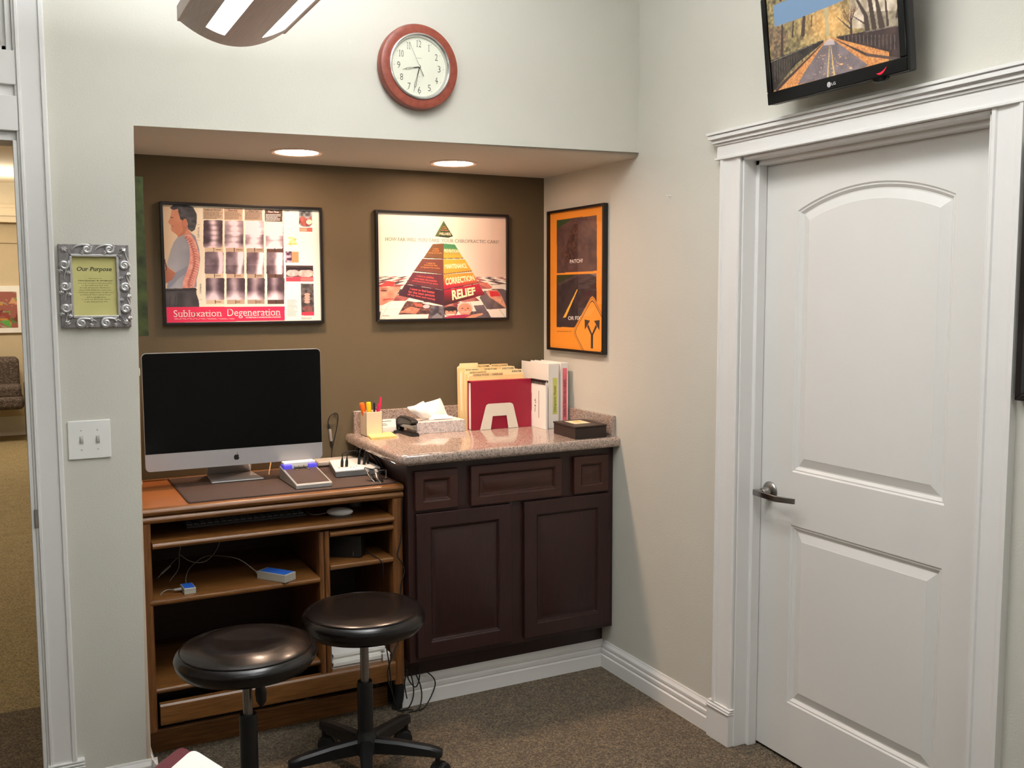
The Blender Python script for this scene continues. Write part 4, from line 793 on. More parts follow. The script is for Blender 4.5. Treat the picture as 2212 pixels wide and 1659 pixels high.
# ------------------------------------------------------------------ dark base cabinet
CY0 = .166
T = thing('base_cabinet', 'dark cherry base cabinet with raised panel doors and drawers', 'cabinet', (-.46, .45, .0))
mb = MB(); mb.box(-.915, CY0, .195, -.001, .75, .968); mb.build('body', CHERRY, T, bevel=(.002, 2))
mb = MB(); mb.box(-.918, .244, 0, -.001, .74, .2); mb.build('toe_kick', CHERRY, T)
def panel_front(nm, x0, x1, z0, z1, fr, m, lab=None):
    mb = MB(); P = lambda d: [(x0+fr+d, z0+fr+d), (x1-fr-d, z0+fr+d), (x1-fr-d, z1-fr-d), (x0+fr+d, z1-fr-d)]
    panelled(mb, (x0, z0, x1, z1), [P], [(0, 0), (.003, .003), (.007, .004), (.009, .010), (.013, .010), (.030, .003), (.031, .0025)], lambda a, b, d: (a, CY0-.0195+d, b), .019)
    return mb.build(nm, m, T, bevel=(.003, 2))
panel_front('door', -.889, -.486, .216, .774, .055, CHERRY); panel_front('door', -.430, -.027, .216, .774, .055, CHERRY)
panel_front('drawer', -.892, -.716, .786, .936, .032, CHERRYH); panel_front('drawer', -.662, -.256, .783, .938, .032, CHERRYH); panel_front('drawer', -.200, -.034, .783, .936, .032, CHERRYH)
# ------------------------------------------------------------------ granite worktop
CT = 1.008
T = thing('granite_worktop', 'speckled pink grey granite worktop with low splash', 'worktop', (-.48, .43, .968))
mb = MB(); x0, y0 = -.966, .112; n = 6; rc = .035
out = [(0, .757), (x0, .757)]+[(x0+rc-rc*math.cos(t), y0+rc-rc*math.sin(t)) for t in np.linspace(0, math.pi/2, n)]+[(0, y0)]
mb.prism([(x, y, .968) for x, y in out], (0, 0, CT-.968)); bm = mb.bm
sel = [e for e in bm.edges if abs(e.verts[0].co.z-e.verts[1].co.z) < 1e-6 and all(v.co.x < -.0001 or v.co.y < .2 for v in e.verts) and all(v.co.y < .75 or v.co.x < -.9 for v in e.verts) and not (all(v.co.y > .75 for v in e.verts)) and not (all(abs(v.co.x) < 1e-5 for v in e.verts))]
bmesh.ops.bevel(bm, geom=sel, offset=.0165, segments=5, affect='EDGES', profile=.5)
mb.build('slab', GRAN, T, smooth=35)
mb = MB(); mb.box(-.932, .738, CT-.001, -.001, .7565, 1.104); mb.build('back_splash', GRAN, T, bevel=(.0025, 2))
mb = MB(); mb.box(-.0195, .148, CT-.001, -.0005, .738, 1.094); mb.build('side_splash', GRAN, T, bevel=(.0025, 2))
# ------------------------------------------------------------------ oak desk
DZ, DY0, DY1, XL, XR = .885, .190, .742, -1.862, -.921
T = thing('computer_desk', 'honey oak computer desk with open shelves in the niche', 'desk', (-1.39, .46, 0))
def nosed(mb, x0, x1, y0, y1, z0, z1, n=6):   # board with a half round front edge
    h = (z1-z0)/2; c = (z0+z1)/2
    P = [(y1, z0)]+[(y0+h-h*math.cos(t), c+h*math.sin(t)) for t in np.linspace(-math.pi/2, math.pi/2, n+1)]+[(y1, z1)]
    mb.prism([(x0, y, z) for y, z in P], (x1-x0, 0, 0))
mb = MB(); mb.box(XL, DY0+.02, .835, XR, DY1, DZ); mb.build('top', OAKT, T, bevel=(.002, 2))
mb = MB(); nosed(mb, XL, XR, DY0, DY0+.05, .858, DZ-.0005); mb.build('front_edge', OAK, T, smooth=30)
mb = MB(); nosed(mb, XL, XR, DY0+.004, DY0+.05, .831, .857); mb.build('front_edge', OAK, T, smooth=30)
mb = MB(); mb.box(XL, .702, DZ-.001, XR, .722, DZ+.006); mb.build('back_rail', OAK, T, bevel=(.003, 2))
def post(x0, x1, z0, z1, y=DY0+.008):
    h = (x1-x0)/2; c = (x0+x1)/2; mb = MB()
    P = [(x1, y+.05)]+[(c+h*math.cos(t), y+.010-.010*math.sin(t)) for t in np.linspace(0, math.pi, 9)]+[(x0, y+.05)]
    mb.prism([(a, b, z0) for a, b in P], (0, 0, z1-z0)); return mb.build('post', OAKV, T, smooth=40)
post(-1.862, -1.820, .11, .832); post(-.963, -.922, .11, .832)
mb = MB(); mb.box(-1.862, DY0+.05, .11, -1.838, DY1, .836); mb.build('side_panel', OAKV, T); mb = MB(); mb.box(-.944, DY0+.05, .11, -.922, DY1, .836); mb.build('side_panel', OAKV, T)
post(-1.246, -1.227, .20, .737, DY0+.010); post(-1.226, -1.206, .20, .737, DY0+.010)
mb = MB(); mb.box(-1.236, DY0+.05, .20, -1.216, DY1-.02, .737); mb.build('divider', OAKV, T)
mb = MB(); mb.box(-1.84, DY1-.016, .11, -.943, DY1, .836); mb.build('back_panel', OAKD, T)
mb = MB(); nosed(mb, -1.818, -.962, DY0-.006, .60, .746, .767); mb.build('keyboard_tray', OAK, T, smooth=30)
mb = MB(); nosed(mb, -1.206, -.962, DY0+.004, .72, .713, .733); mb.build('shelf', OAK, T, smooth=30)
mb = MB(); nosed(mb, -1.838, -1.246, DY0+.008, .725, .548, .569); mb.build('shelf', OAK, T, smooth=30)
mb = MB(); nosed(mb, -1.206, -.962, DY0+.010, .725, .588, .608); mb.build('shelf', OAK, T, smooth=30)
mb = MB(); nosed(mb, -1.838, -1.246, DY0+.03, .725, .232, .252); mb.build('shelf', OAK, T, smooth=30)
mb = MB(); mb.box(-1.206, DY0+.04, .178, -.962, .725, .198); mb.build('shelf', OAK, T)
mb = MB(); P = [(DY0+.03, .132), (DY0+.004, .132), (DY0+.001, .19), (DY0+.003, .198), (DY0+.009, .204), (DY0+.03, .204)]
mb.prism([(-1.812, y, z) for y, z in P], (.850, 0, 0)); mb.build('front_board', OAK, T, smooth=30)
mb = MB(); mb.box(-1.84, .280, .0, -.965, .298, .078); mb.build('toe_board', OAK, T, bevel=(.002, 2))
mb = MB(); mb.box(-1.862, .27, 0, -1.838, DY1, .112); mb.build('side_foot', OAKV, T)
mb = MB(); pts = smoothpath([(-.945, .222, .118), (-.938, .225, .08), (-.940, .228, .04), (-.950, .232, .003)], 4); mb.tube(pts, [.021-.003*i/12 for i in range(len(pts))], 12); mb.build('foot', RUB, T, smooth=50)
# ------------------------------------------------------------------ on the desk
T = thing('desk_mat', 'thin dark brown leather desk mat under the computer', 'mat', (-1.3, .47, DZ))
LEATH = mat('brown_leather', (74, 58, 50), .5, var=.06, vs=60, bump=.35, bs=300)
mb = MB(); mb.box(-1.694, .215, DZ, -.935, .700, DZ+.0045); mb.build('sheet', LEATH, T, bevel=(.0015, 2))
mb = MB()
for q in ((-1.694, .215, -1.690, .7), (-1.694, .215, -.935, .219)): mb.box(q[0], q[1], DZ+.0043, q[2], q[3], DZ+.0056)
mb.build('stitched_edge', mat('dark_leather', (48, 38, 34), .5, var=.04), T)
MT = DZ+.005
# computer
IX0, IX1, IY, IZ0, IZ1 = -1.7955, -1.1405, .503, .956, 1.388
T = thing('desktop_computer', 'large all in one computer with black screen and silver chin', 'computer', (-1.468, .58, MT))
def rrect(x0, x1, z0, z1, r_, n=6): return [(cx_+r_*math.cos(a), cz_+r_*math.sin(a)) for cx_, cz_, a0 in ((x1-r_, z1-r_, 0), (x0+r_, z1-r_, 90), (x0+r_, z0+r_, 180), (x1-r_, z0+r_, 270)) for a in np.radians(np.linspace(a0, a0+90, n))]
mb = MB(); R_ = rrect(IX0, IX1, IZ0, IZ1, .016); mb.prism([(x, IY, z) for x, z in R_], (0, .010, 0))
A = [mb.v((x, IY+.010, z)) for x, z in R_]; cx_, cz_ = (IX0+IX1)/2, (IZ0+IZ1)/2
for s_, y in ((.93, .020), (.75, .034), (.5, .044), (.25, .049)):
    B = [mb.v((cx_+(x-cx_)*s_, IY+y, cz_+(z-cz_)*s_)) for x, z in R_]
    for i in range(len(A)): mb.face([A[i], A[(i+1) % len(A)], B[(i+1) % len(A)], B[i]])
    A = B
mb.face(A); mb.build('case', ALU, T, smooth=40)
CH = IZ0+.064
mb = MB(); q = [(x, z) for x, z in rrect(IX0+.001, IX1-.001, IZ0, IZ1-.0025, .015) if z > IZ0+.1]; q = q+[(IX0+.001, CH), (IX1-.001, CH)]
mb.prism([(x, IY-.0016, z) for x, z in q], (0, .0012, 0)); mb.build('screen', BLACKG, T)
mb = MB(); q = [(x, z) for x, z in rrect(IX0, IX1, IZ0, IZ1, .016) if z < IZ0+.1]; i = q.index(min(q, key=lambda p: (p[0], -p[1]))); q = [(IX0, CH-.0004)]+q+[(IX1, CH-.0004)]
mb.prism([(x, IY-.0014, z) for x, z in q], (0, .001, 0)); mb.build('chin', mat('satin_aluminium', (176, 175, 178), .5, metal=.5, var=.01), T)
# fruit shaped emblem: bitten apple with leaf
ac = (-1.4715, .9880); a_s = .0125
body = []
for t in np.linspace(0, 2*math.pi, 60, endpoint=False):
    x = math.sin(t)*(1+.08*math.cos(2*t)); z = math.cos(t)*1.0-.16*math.exp(-(math.sin(t)/.28)**2)*(1 if math.cos(t) > 0 else -.7); body.append((x*.86, z*.88-.1))
bite = []
for x, z in body:
    dx, dz = x-1.06, z-.08
    if math.hypot(dx, dz) < .46:
        bite.append(None)
    else: bite.append((x, z))
k = next(i for i in range(60) if bite[i] is None and bite[i-1] is not None); e = next(i for i in range(k, 60) if bite[i] is not None)
pa, pb = bite[k-1], bite[e]; a0 = math.atan2(pa[1]-.08, pa[0]-1.06) % (2*math.pi); a1 = math.atan2(pb[1]-.08, pb[0]-1.06) % (2*math.pi)
arc_ = [(1.06+.46*math.cos(a0+(a1-a0)*j/8), .08+.46*math.sin(a0+(a1-a0)*j/8)) for j in range(1, 8)]
pts = [p for p in bite[:k]]+arc_+[p for p in bite[e:]]
mb = MB(); mb.poly([(ac[0]+x*a_s, IY-.0018, ac[1]+z*a_s) for x, z in pts])
lf = [(.02, .86), (.10, 1.10), (.34, 1.36), (.36, 1.16), (.24, .94)]; mb.poly([(ac[0]+x*a_s, IY-.0018, ac[1]+z*a_s) for x, z in lf]); mb.build('emblem', BLACKP, T)
mb = MB()
fp = [(-1.563, .520), (-1.367, .520), (-1.380, .700), (-1.550, .700)]
mb.prism([(x, y, MT) for x, y in fp], (0, 0, .005)); mb.build('stand_foot', ALU, T, bevel=(.002, 2))
mb = MB(); mb.prism([(-1.552, .690, MT+.004), (-1.552, .700, MT+.005), (-1.552, .585, 1.06), (-1.552, .560, 1.06)], (.172, 0, 0)); mb.build('stand_neck', ALU, T, bevel=(.003, 2))
# thin rod
mb = MB(); mb.cyl((-1.330, .600, MT), (-1.285, .690, 1.00), .0028, .0022, 10); tag(mb.build('thin_rod', mat('pale_wood', (206, 170, 120), .5), smooth=40), 'thin pale rod leaning behind the computer stand', 'rod')
# wedge shaped sensor box with blue lit caps
T = thing('wedge_scanner', 'silver wedge shaped box with dark sloped pad and blue ends', 'device', (-1.24, .38, MT))
x0, x1, y0, y1 = -1.312, -1.176, .256, .500
mb = MB(); mb.prism([(x0, y0, MT), (x0, y0-.001, MT+.015), (x0, y0+.004, MT+.018), (x0, y1, MT+.050), (x0, y1, MT)], (x1-x0, 0, 0)); mb.build('case', mat('silver_plastic', (168, 166, 162), .35, metal=.3, var=.02), T, bevel=(.003, 2))
sl = (.050-.018)/(y1-y0-.004)
mb = MB(); zf = lambda y: MT+.018+sl*(y-y0-.004)
mb.prism([(x0+.008, y0+.012, zf(y0+.012)-.001), (x1-.008, y0+.012, zf(y0+.012)-.001), (x1-.008, y1-.05, zf(y1-.05)-.001), (x0+.008, y1-.05, zf(y1-.05)-.001)], (0, 0, .0022)); mb.build('pad', LEATH, T)
mb = MB(); mb.box(x0+.006, y1-.045, zf(y1-.045)-.004, x1-.006, y1-.004, MT+.068); mb.build('head_bar', WHITEP, T, bevel=(.005, 3))
BLU = mat('blue_glow_plastic', (92, 84, 226), .2, var=.06, emis=.35)
for a, b in ((x0+.003, x0+.037), (x1-.037, x1-.003)):
    mb = MB(); mb.box(a, y1-.058, zf(y1-.058)-.003, b, y1-.006, MT+.060); mb.build('blue_cap', BLU, T, bevel=(.005, 3))
for k in range(3):
    mb = MB(); mb.lathe([(.006, -.008), (.006, .008)], (0, 0, 0), 12, 'x', M=Matrix.Translation((x0+.052+k*.018, y1-.054, MT+.050))); mb.build('roller', GREYP, T, smooth=40)
for k in (0, 1):
    mb = MB(); mb.tube(smoothpath([(x0+.045+k*.045, y1-.056, zf(y1-.056)+.003), (x0+.04+k*.045, y1-.07, zf(y1-.07)+.006), (x0+.052+k*.045, y1-.078, zf(y1-.078)+.004), (x0+.058+k*.045, y1-.066, zf(y1-.066)+.004)], 4), .0012, 6); mb.build('wire_clip', NICKEL, T)
# light grey slab behind
T = thing('grey_box', 'flat light grey box lying behind the white plug panel', 'box', (-.985, .70, MT))
mb = MB(); mb.box(-1.115, .664, DZ+.0062, -.87, .752, .914); mb.build('case', mat('warm_grey_plastic', (176, 168, 156), .5, var=.01), T, bevel=(.008, 3))
mb = MB(); mb.box(-1.112, .6625, .897, -.873, .665, .899); mb.build('seam', GREYP, T)
# plug panel
T = thing('plug_panel', 'grey box with white top panel full of black plugs', 'device', (-1.015, .53, MT))
mb = MB(); mb.prism([(-1.117, .408, MT), (-.931, .408, MT), (-.928, .655, MT), (-1.070, .655, MT)], (0, 0, .021)); mb.build('base', mat('mid_grey_plastic', (112, 110, 108), .45, var=.02), T, bevel=(.004, 3))
mb = MB(); mb.prism([(-1.119, .406, MT+.0205), (-.935, .406, MT+.0205), (-.927, .655, MT+.0205), (-1.069, .655, MT+.0205)], (0, 0, .008)); mb.build('panel', WHITEP, T, bevel=(.003, 3))
PT = MT+.0285
for i, (x, y) in enumerate(((-1.070, .478), (-1.053, .472), (-.992, .502), (-.975, .488), (-.956, .500))):
    mb = MB(); M_ = Matrix.Translation((x, y, PT)) @ Matrix.Rotation(.2, 4, 'X')
    mb.lathe([(.0048, 0), (.0060, .004), (.0060, .022), (.0045, .030), (.0026, .036), (.0024, .042)], n=12, M=M_); pl = mb.build('plug', RUB, T, smooth=40)
    e = M_ @ Vector((0, 0, .041)); tgt = Vector((-.945+.006*i, .600+.012*i, .945))
    mb = MB(); mb.tube(smoothpath([e, e+Vector((.004, .004, .014)), (e+tgt)/2+Vector((0, 0, .018)), tgt, (-.935, .690, .935), (-.932, .735, .86)], 5), .0019, 6); mb.build('lead', RUB, pl)
for i, (x, y) in enumerate(((-1.042, .452), (-1.030, .449), (-1.012, .470), (-.938, .455), (-.936, .520), (-1.088, .46))):
    mb = MB(); mb.lathe([(.0032, PT-.001), (.0032, PT+.0008), (.0018, PT+.0008), (.0018, PT-.0004)], (x, y, 0), 12); mb.build('socket', mat('socket_grey', (90, 88, 86), .5), T)
# bundle of thick black cords right of panel
mb = MB()
for k, pts in enumerate(([(-.905, .735, .93), (-.905, .66, .952), (-.898, .56, .952), (-.897, .48, .930), (-.899, .42, .905), (-.900, .38, .89)], [(-.91, .73, .92), (-.912, .64, .958), (-.905, .54, .957), (-.903, .46, .935), (-.906, .40, .898)], [(-.915, .74, .91), (-.92, .68, .96), (-.915, .58, .962), (-.91, .5, .94), (-.909, .44, .91), (-.915, .42, .892)])):
    mb.tube(smoothpath([(x-.019, y, z) for x, y, z in pts], 6), .0042, 8)
tag(mb.build('cord_bundle', RUB, smooth=50), 'bundle of thick black cords hanging under the worktop corner', 'cords')
# pair of chrome paddles
for (x, y, rz, lab) in ((-1.016, .292, .5, 'chrome leaf shaped paddle lying left of its twin before the plug panel'), (-.992, .270, .15, 'chrome paddle with square bracket beside the plug panel edge')):
    T = thing('metal_paddle', lab, 'paddle', (x, y, MT), 'chrome paddles on the desk mat')
    M_ = Matrix.Translation((x, y, MT+.018)) @ Matrix.Rotation(rz, 4, 'Z') @ Matrix.Rotation(math.radians(38), 4, 'X')
    mb = MB(); q = [(.010*math.sin(t)*(1-.25*math.cos(t)), .034*math.cos(t)) for t in np.linspace(0, 2*math.pi, 22, endpoint=False)]
    mb.prism([M_ @ Vector((a, b-.004, -.001)) for a, b in q], (M_.to_3x3() @ Vector((0, 0, .004)))); mb.build('blade', CHROME, T, bevel=(.0012, 2))
    mb = MB(); mb.box(-.006, .018, -.006, .006, .034, .006, M_); mb.build('clamp', GREYP, T, bevel=(.001, 1))
    mb = MB(); e = M_ @ Vector((0, .034, 0)); mb.tube(smoothpath([e, e+Vector((.01, .02, .004)), (-.935, .36, MT+.010), (-.925, .40, MT+.006)], 5), .0018, 6); mb.build('lead', RUB, T)
T = thing('wire_bracket', 'small chrome square bracket standing beside the paddles', 'bracket', (-.968, .300, MT))
mb = MB()
for z in (MT+.003, MT+.036): mb.box(-.986, .294, z-.0015, -.950, .306, z+.0015)
for x in (-.986, -.952): mb.box(x, .294, MT+.0008, x+.003, .306, MT+.038)
mb.build('frame', CHROME, T, bevel=(.001, 1))
# hanging lead on the back wall
T = thing('hanging_lead', 'looped black lead with silver plug hung on the olive wall', 'lead', (-1.012, D, 1.09))
mb = MB(); mb.lathe([(.0045, D-.0005), (.0045, D-.006), (.0025, D-.010)], (-1.010, 0, 1.098), 12, 'y'); mb.build('nail', CHROME, T)
mb = MB(); mb.tube(smoothpath([(-1.040, .744, 1.045), (-1.044, .743, 1.066), (-1.034, .742, 1.090), (-1.012, .742, 1.101), (-1.001, .743, 1.088), (-1.004, .744, 1.050), (-1.018, .745, .99), (-1.030, .745, .94), (-1.034, .735, .905)], 6), .0021, 8); mb.build('cord', RUB, T, smooth=50)
mb = MB(); mb.tube([(-1.040, .744, 1.046), (-1.039, .744, 1.036), (-1.037, .744, 1.030), (-1.032, .744, .985), (-1.032, .744, .980)], [.003, .0055, .0065, .0062, .003], 12); mb.build('plug', ALU, T, smooth=40)
mb = MB(); mb.tube([(-1.041, .7435, 1.056), (-1.0395, .7435, 1.036)], [.004, .0066], 12); mb.tube([(-1.032, .744, .984), (-1.031, .744, .962), (-1.0315, .744, .955)], [.0052, .0045, .002], 12); mb.build('strain_relief', RUB, T, smooth=40)
# ------------------------------------------------------------------ inside the desk
KZ = .767
T = thing('keyboard', 'dark grey computer keyboard on the pull out tray', 'keyboard', (-1.465, .42, KZ))
mb = MB(); mb.prism([(-1.684, .350, KZ), (-1.684, .350, KZ+.010), (-1.684, .48, KZ+.018), (-1.684, .48, KZ)], (.434, 0, 0)); mb.build('case', mat('dark_grey_plastic', (70, 70, 74), .5), T, bevel=(.003, 2))
KEYM = mat('grey_keycap', (98, 98, 102), .5, var=.02); KEYB = mat('black_keycap', (26, 26, 28), .5, var=.02)
key0 = None
for r_ in range(6):
    for c in range(18):
        x = -1.672+.0236*c; y = .361+.0195*r_; z = KZ+.0105+(y-.35)*.0615
        if key0 is None:
            mb = MB(); mb.prism([(-.0098, -.0082, 0), (.0098, -.0082, 0), (.0098, .0082, 0), (-.0098, .0082, 0)], (0, 0, .005)); key0 = mb.build('key', KEYM); k_ = key0; k2 = key0.copy(); k2.data = key0.data.copy(); k2.data.materials[0] = KEYB
        else:
            k_ = (k2 if 10 <= c <= 12 and r_ > 1 else key0).copy()
            COL.objects.link(k_)
        k_.parent = T; k_.location = (x-T.location.x, y-T.location.y, z-T.location.z)
T = thing('computer_mouse', 'glossy white computer mouse on the oak tray', 'mouse', (-1.14, .30, KZ))
MW = mat('white_gloss', (226, 226, 226), .2, var=.005)
mb = MB(); M_ = Matrix.Translation((-1.140, .290, KZ+.017)) @ Matrix.Rotation(-.5, 4, 'Z'); prof = [(math.sin(math.pi*i/12), -math.cos(math.pi*i/12)) for i in range(13)]; prof[0] = (.05, -.98); prof[-1] = (.02, 1)
mb.lathe(prof, n=28, M=M_ @ Matrix.Diagonal((.050, .029, .0165, 1))); mb.build('shell', MW, T, smooth=60)
mb = MB(); mb.lathe([(.9, -.5), (.96, -.42)], n=28, M=Matrix.Translation((-1.140, .290, KZ+.0092)) @ Matrix.Rotation(-.5, 4, 'Z') @ Matrix.Diagonal((.046, .026, .0165, 1))); mb.build('base', GREYP, T)
mb = MB(); mb.tube(smoothpath([(-1.185, .315, KZ+.012), (-1.22, .345, KZ+.003), (-1.235, .40, KZ+.004), (-1.20, .46, KZ+.012), (-1.15, .52, KZ+.03), (-1.12, .58, KZ+.05)], 6), .0017, 6); mb.build('cord', mat('pale_cord', (170, 168, 166), .6), T)
mb = MB(); mb.lathe([(.0225, KZ), (.0235, KZ+.004), (.0235, KZ+.05), (.021, KZ+.053)], (-1.030, .44, 0), 24); tag(mb.build('small_canister', GREYP, smooth=40), 'small grey canister at the back of the tray behind the mouse', 'canister')
BLUT = mat('blue_label', (40, 96, 196), .5, var=.03)
CRD = mat('grey_cord', (150, 146, 140), .6)
for (x, y, rz, sx, sy, h, lab) in ((-1.700, .250, .05, .020, .034, .022, 'small silver box with blue top at the left of the oak shelf'), (-1.391, .258, .62, .029, .066, .029, 'larger silver box with blue top in the middle of the oak shelf')):
    T = thing('interface_box', lab, 'device', (x, y, .569)); M_ = Matrix.Translation((x, y, .569)) @ Matrix.Rotation(rz, 4, 'Z')
    mb = MB(); mb.box(-sx, -sy, 0, sx, sy, h, M_); mb.build('case', mat('pale_silver_plastic', (176, 172, 160), .4, metal=.2), T, bevel=(.002, 2))
    mb = MB(); mb.box(-sx*.84, -sy*.90, h-.0002, sx*.84, sy*.86, h+.0008, M_); mb.build('label', BLUT, T)
    mb = MB()
    if sx < .025:
        mb.tube([M_ @ Vector((-sx, .004, .012)), M_ @ Vector((-sx-.024, .012, .010))], [.006, .0045], 10); mb.tube(smoothpath([M_ @ Vector((-sx-.024, .012, .010)), (-1.765, .28, .577), (-1.785, .27, .571), (-1.79, .25, .571)], 5), .0017, 6)
        mb.tube(smoothpath([(-1.70, .286, .58), (-1.69, .36, .59), (-1.66, .45, .60), (-1.60, .50, .62), (-1.55, .42, .635), (-1.50, .36, .63), (-1.45, .31, .59)], 6), .0016, 6)
    else:
        mb.tube([M_ @ Vector((0, sy, .014)), M_ @ Vector((.0, sy+.026, .013))], [.008, .006], 10)
    mb.build('plug', CRD, T, smooth=50)
T = thing('usb_cable', 'thin grey cable looping up behind the shelf with two plugs', 'cable', (-1.7, .5, .6))
mb = MB(); mb.tube(smoothpath([(-1.74, .40, .573), (-1.70, .46, .60), (-1.69, .50, .645), (-1.66, .58, .70), (-1.63, .60, .74)], 6), .0017, 6); mb.tube(smoothpath([(-1.69, .50, .640), (-1.65, .48, .612), (-1.60, .48, .608), (-1.55, .52, .64), (-1.53, .56, .69), (-1.55, .60, .74)], 6), .0017, 6); mb.tube(smoothpath([(-1.78, .40, .59), (-1.75, .44, .605), (-1.70, .49, .63)], 4), .0017, 6); mb.build('cord', CRD, T)
mb = MB(); mb.tube([(-1.765, .42, .598), (-1.73, .455, .614)], [.0042, .0042], 8); mb.build('plug', CRD, T)
T = thing('black_box', 'black box with trailing lead on the upper right desk shelf', 'device', (-1.09, .36, .608))
mb = MB(); mb.prism([(-1.195, .33, .608), (-1.075, .245, .608), (-1.045, .285, .608), (-1.045, .60, .608), (-1.195, .60, .608)], (0, 0, .085)); mb.build('case', BLACKP, T, bevel=(.004, 2))
mb = MB(); mb.box(-1.100, .262, .615, -1.083, .275, .632); mb.build('socket', GREYP, T)
mb = MB(); mb.tube(smoothpath([(-1.045, .30, .625), (-1.035, .24, .618), (-1.018, .205, .606), (-1.008, .193, .59), (-1.005, .20, .56), (-.998, .22, .53)], 5), .0022, 6); mb.build('lead', RUB, T)
for k, (x0, x1, y0, y1, z0, z1, lab) in enumerate(((-1.196, -1.000, .236, .46, .198, .236, 'thick white paper stack in the bottom right desk compartment'), (-1.190, -.985, .240, .46, .2365, .252, 'thin white paper pile on top of the thick stack in the desk'), (-.998, -.968, .232, .44, .198, .226, 'narrow white paper pile at the right end of the bottom compartment'))):
    T = thing('paper_stack', lab, 'paper', ((x0+x1)/2, (y0+y1)/2, z0), 'papers in the desk'); nl = max(3, int((z1-z0)/.006))
    for i in range(nl):
        a = random.uniform(-.004, .004); za = z0+(z1-z0)*i/nl; mb = MB(); mb.box(x0+abs(a), y0+a+.004, za, x1-abs(a), y1, za+(z1-z0)/nl-.0006); mb.build('sheaf', PAPER, T)
# cords at the desk side and floor
mb = MB(); mb.tube(smoothpath([(-.93, .183, .835), (-.932, .183, .80), (-.934, .183, .72), (-.944, .180, .66), (-.955, .180, .62), (-.935, .182, .585), (-.926, .183, .55), (-.94, .181, .51), (-.945, .181, .45), (-.944, .181, .36), (-.95, .18, .30), (-.985, .17, .235), (-1.005, .165, .17), (-.985, .16, .08), (-.965, .17, .02), (-.93, .19, .005)], 5), .0024, 6)
tag(mb.build('power_cord', RUB, smooth=50), 'thin black cord running down the right desk post', 'cord')
mb = MB()
for pts in ([(-1.0, .165, .40), (-1.01, .165, .30), (-1.0, .165, .22), (-.99, .165, .12), (-.97, .17, .03), (-.9, .18, .006)], ):
    mb.tube(smoothpath(pts, 6), .0024, 6)
tag(mb.build('power_cord', RUB, smooth=50), 'second black cord hanging behind the taller stool post', 'cord')
mb = MB()
for pts in ([(-.915, .20, .165), (-.908, .20, .12), (-.885, .19, .09), (-.868, .19, .12), (-.862, .21, .17)], [(-.905, .20, .165), (-.892, .195, .10), (-.895, .19, .05), (-.915, .19, .012), (-.935, .2, .005)], [(-.89, .20, .165), (-.862, .195, .09), (-.862, .185, .04), (-.88, .175, .006), (-.92, .17, .005)], [(-.87, .20, .165), (-.815, .20, .12), (-.80, .195, .085), (-.82, .19, .04), (-.85, .18, .008), (-.88, .165, .005)], [(-.91, .20, .16), (-.925, .2, .11), (-.92, .19, .05)]):
    mb.tube(smoothpath(pts, 6), .0026, 6)
tag(mb.build('cord_tangle', RUB, smooth=50), 'tangle of black cords drooping below the cabinet corner to the carpet', 'cords')
